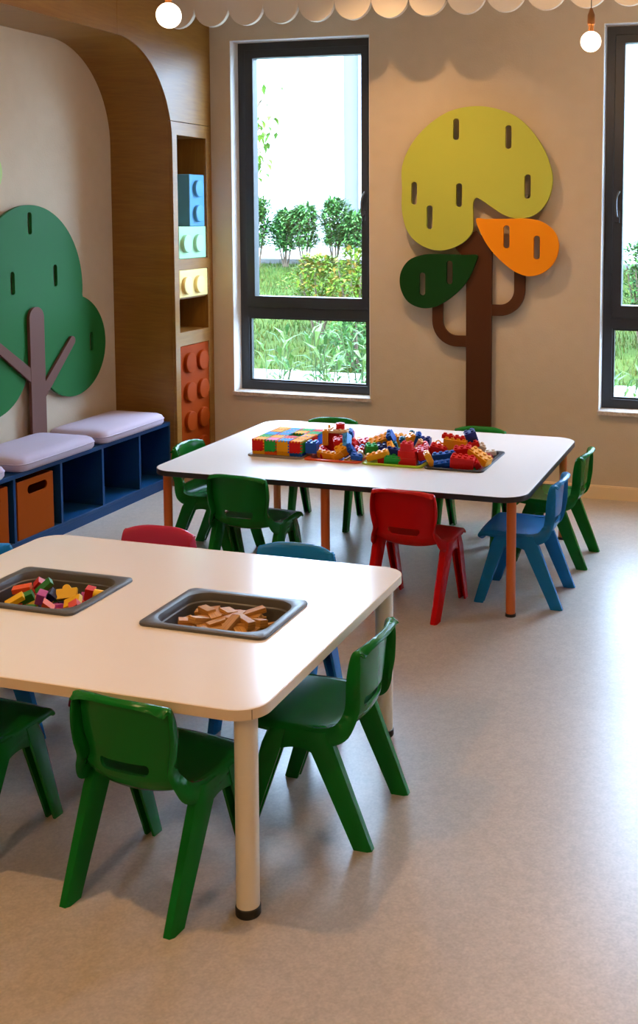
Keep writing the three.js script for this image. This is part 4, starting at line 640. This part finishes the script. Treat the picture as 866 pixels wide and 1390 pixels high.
// narrow-leaved young plants close to the glass: each leaf is a piece of its own
const oleA = new THREE.BufferGeometry(); { const b = { p: [], c: [] }; leafInto(b, V(0, 0, 0), V(0, 0.25, 1), 1, 0.19, lin(1, 1, 1), 0.28); oleA.setAttribute('position', new THREE.Float32BufferAttribute(b.p, 3)); oleA.computeVertexNormals(); }
const oleM = [lin(0.033, 0.092, 0.018), lin(0.063, 0.145, 0.024), lin(0.105, 0.185, 0.040)].map((c) => M(c, 0.5, { specularIntensity: 0.2, side: THREE.DoubleSide, transmission: 0.25, thickness: 0 }));
const stemM = M(lin(0.055, 0.085, 0.03), 0.7, { specularIntensity: 0.2 });
function oleander(x, z, h, label) {
  const y0 = ground(z), o = thing('oleander_plant', label, 'plant', [x, y0, z], 0, 'narrow-leaved plants outside the windows');
  for (let k = 0; k < 3; k++) {
    const a = rr(0, 6.28), tip = V(Math.cos(a) * 0.14, h * rr(0.72, 1), Math.sin(a) * 0.14); part(o, 'stem', bar(V(0, 0, 0), tip, 0.006, 0.004, 6), stemM);
    for (let i = 0; i < 9; i++) { const t = 0.45 + 0.55 * i / 8, m = part(o, 'leaf', oleA, oleM[(i + k) % 3]); const L = rr(0.17, 0.25) * (i > 6 ? 0.8 : 1); m.position.copy(tip).multiplyScalar(t); m.scale.set(L, L, L); m.rotation.set(i > 5 ? -0.75 : -0.25 + rr(-0.2, 0.2), i * 2.4 + a, 0, 'YXZ'); }
  }
}
[[-2.12, -0.85, 0.80], [-1.86, -1.05, 0.90], [-1.62, -0.85, 0.82], [-1.38, -0.75, 0.84], [-2.35, -1.3, 0.86], [-2.0, -1.45, 0.82], [-1.68, -1.4, 0.92]].forEach(([x, z, h]) => oleander(x, z, h, 'young narrow-leaved plant right behind the lower pane between column and wall tree'));
[[0.36, -0.85, 0.66], [0.22, -1.25, 0.66], [0.52, -1.1, 0.7]].forEach(([x, z, h]) => oleander(x, z, h, 'young narrow-leaved plant behind the lower pane of the second window'));
{ // tree standing outside to the side of the first window: only a hanging branch shows
  const o = thing('garden_tree', 'leafy green tree whose branch hangs into the first window', 'tree', [-3.98, ground(-3.4), -3.4]), b = { p: [], c: [] }, st = [bar(V(0, 0, 0), V(0.02, 2.2, 0), 0.06, 0.045, 8)];
  for (let k = 0; k < 9; k++) { const a = k * 0.7, e = V(Math.cos(a) * 0.55, 2.5 + 0.35 * Math.sin(k * 1.7), Math.sin(a) * 0.5); st.push(bar(V(0.02, 2.0, 0), e, 0.02, 0.008, 6)); for (let i = 0; i < 110; i++) { const t = rr(0.3, 1.05), p = V(0.02, 2.0, 0).lerp(e, t).add(V(rr(-0.12, 0.12), rr(-0.35, 0.12), rr(-0.12, 0.12))); const c = gB[Math.floor(rnd() * 3)]; leafInto(b, p, V(rr(-1, 1), rr(-1, 0.3), rr(-1, 1)), rr(0.07, 0.11), 0.045, lin(c[0] * 0.7, c[1] * 0.8, c[2])); } }
  part(o, 'trunk', st, barkM); part(o, 'foliage', bufGeo(b), leafM).userData.kind = 'stuff';
}

// ---------------------------------------------------------------- hand over
const renderer = new THREE.WebGLRenderer({ antialias: true });
renderer.toneMapping = THREE.LinearToneMapping; renderer.toneMappingExposure = EXPOSURE; renderer.shadowMap.enabled = true;
renderer.render(scene, camera);
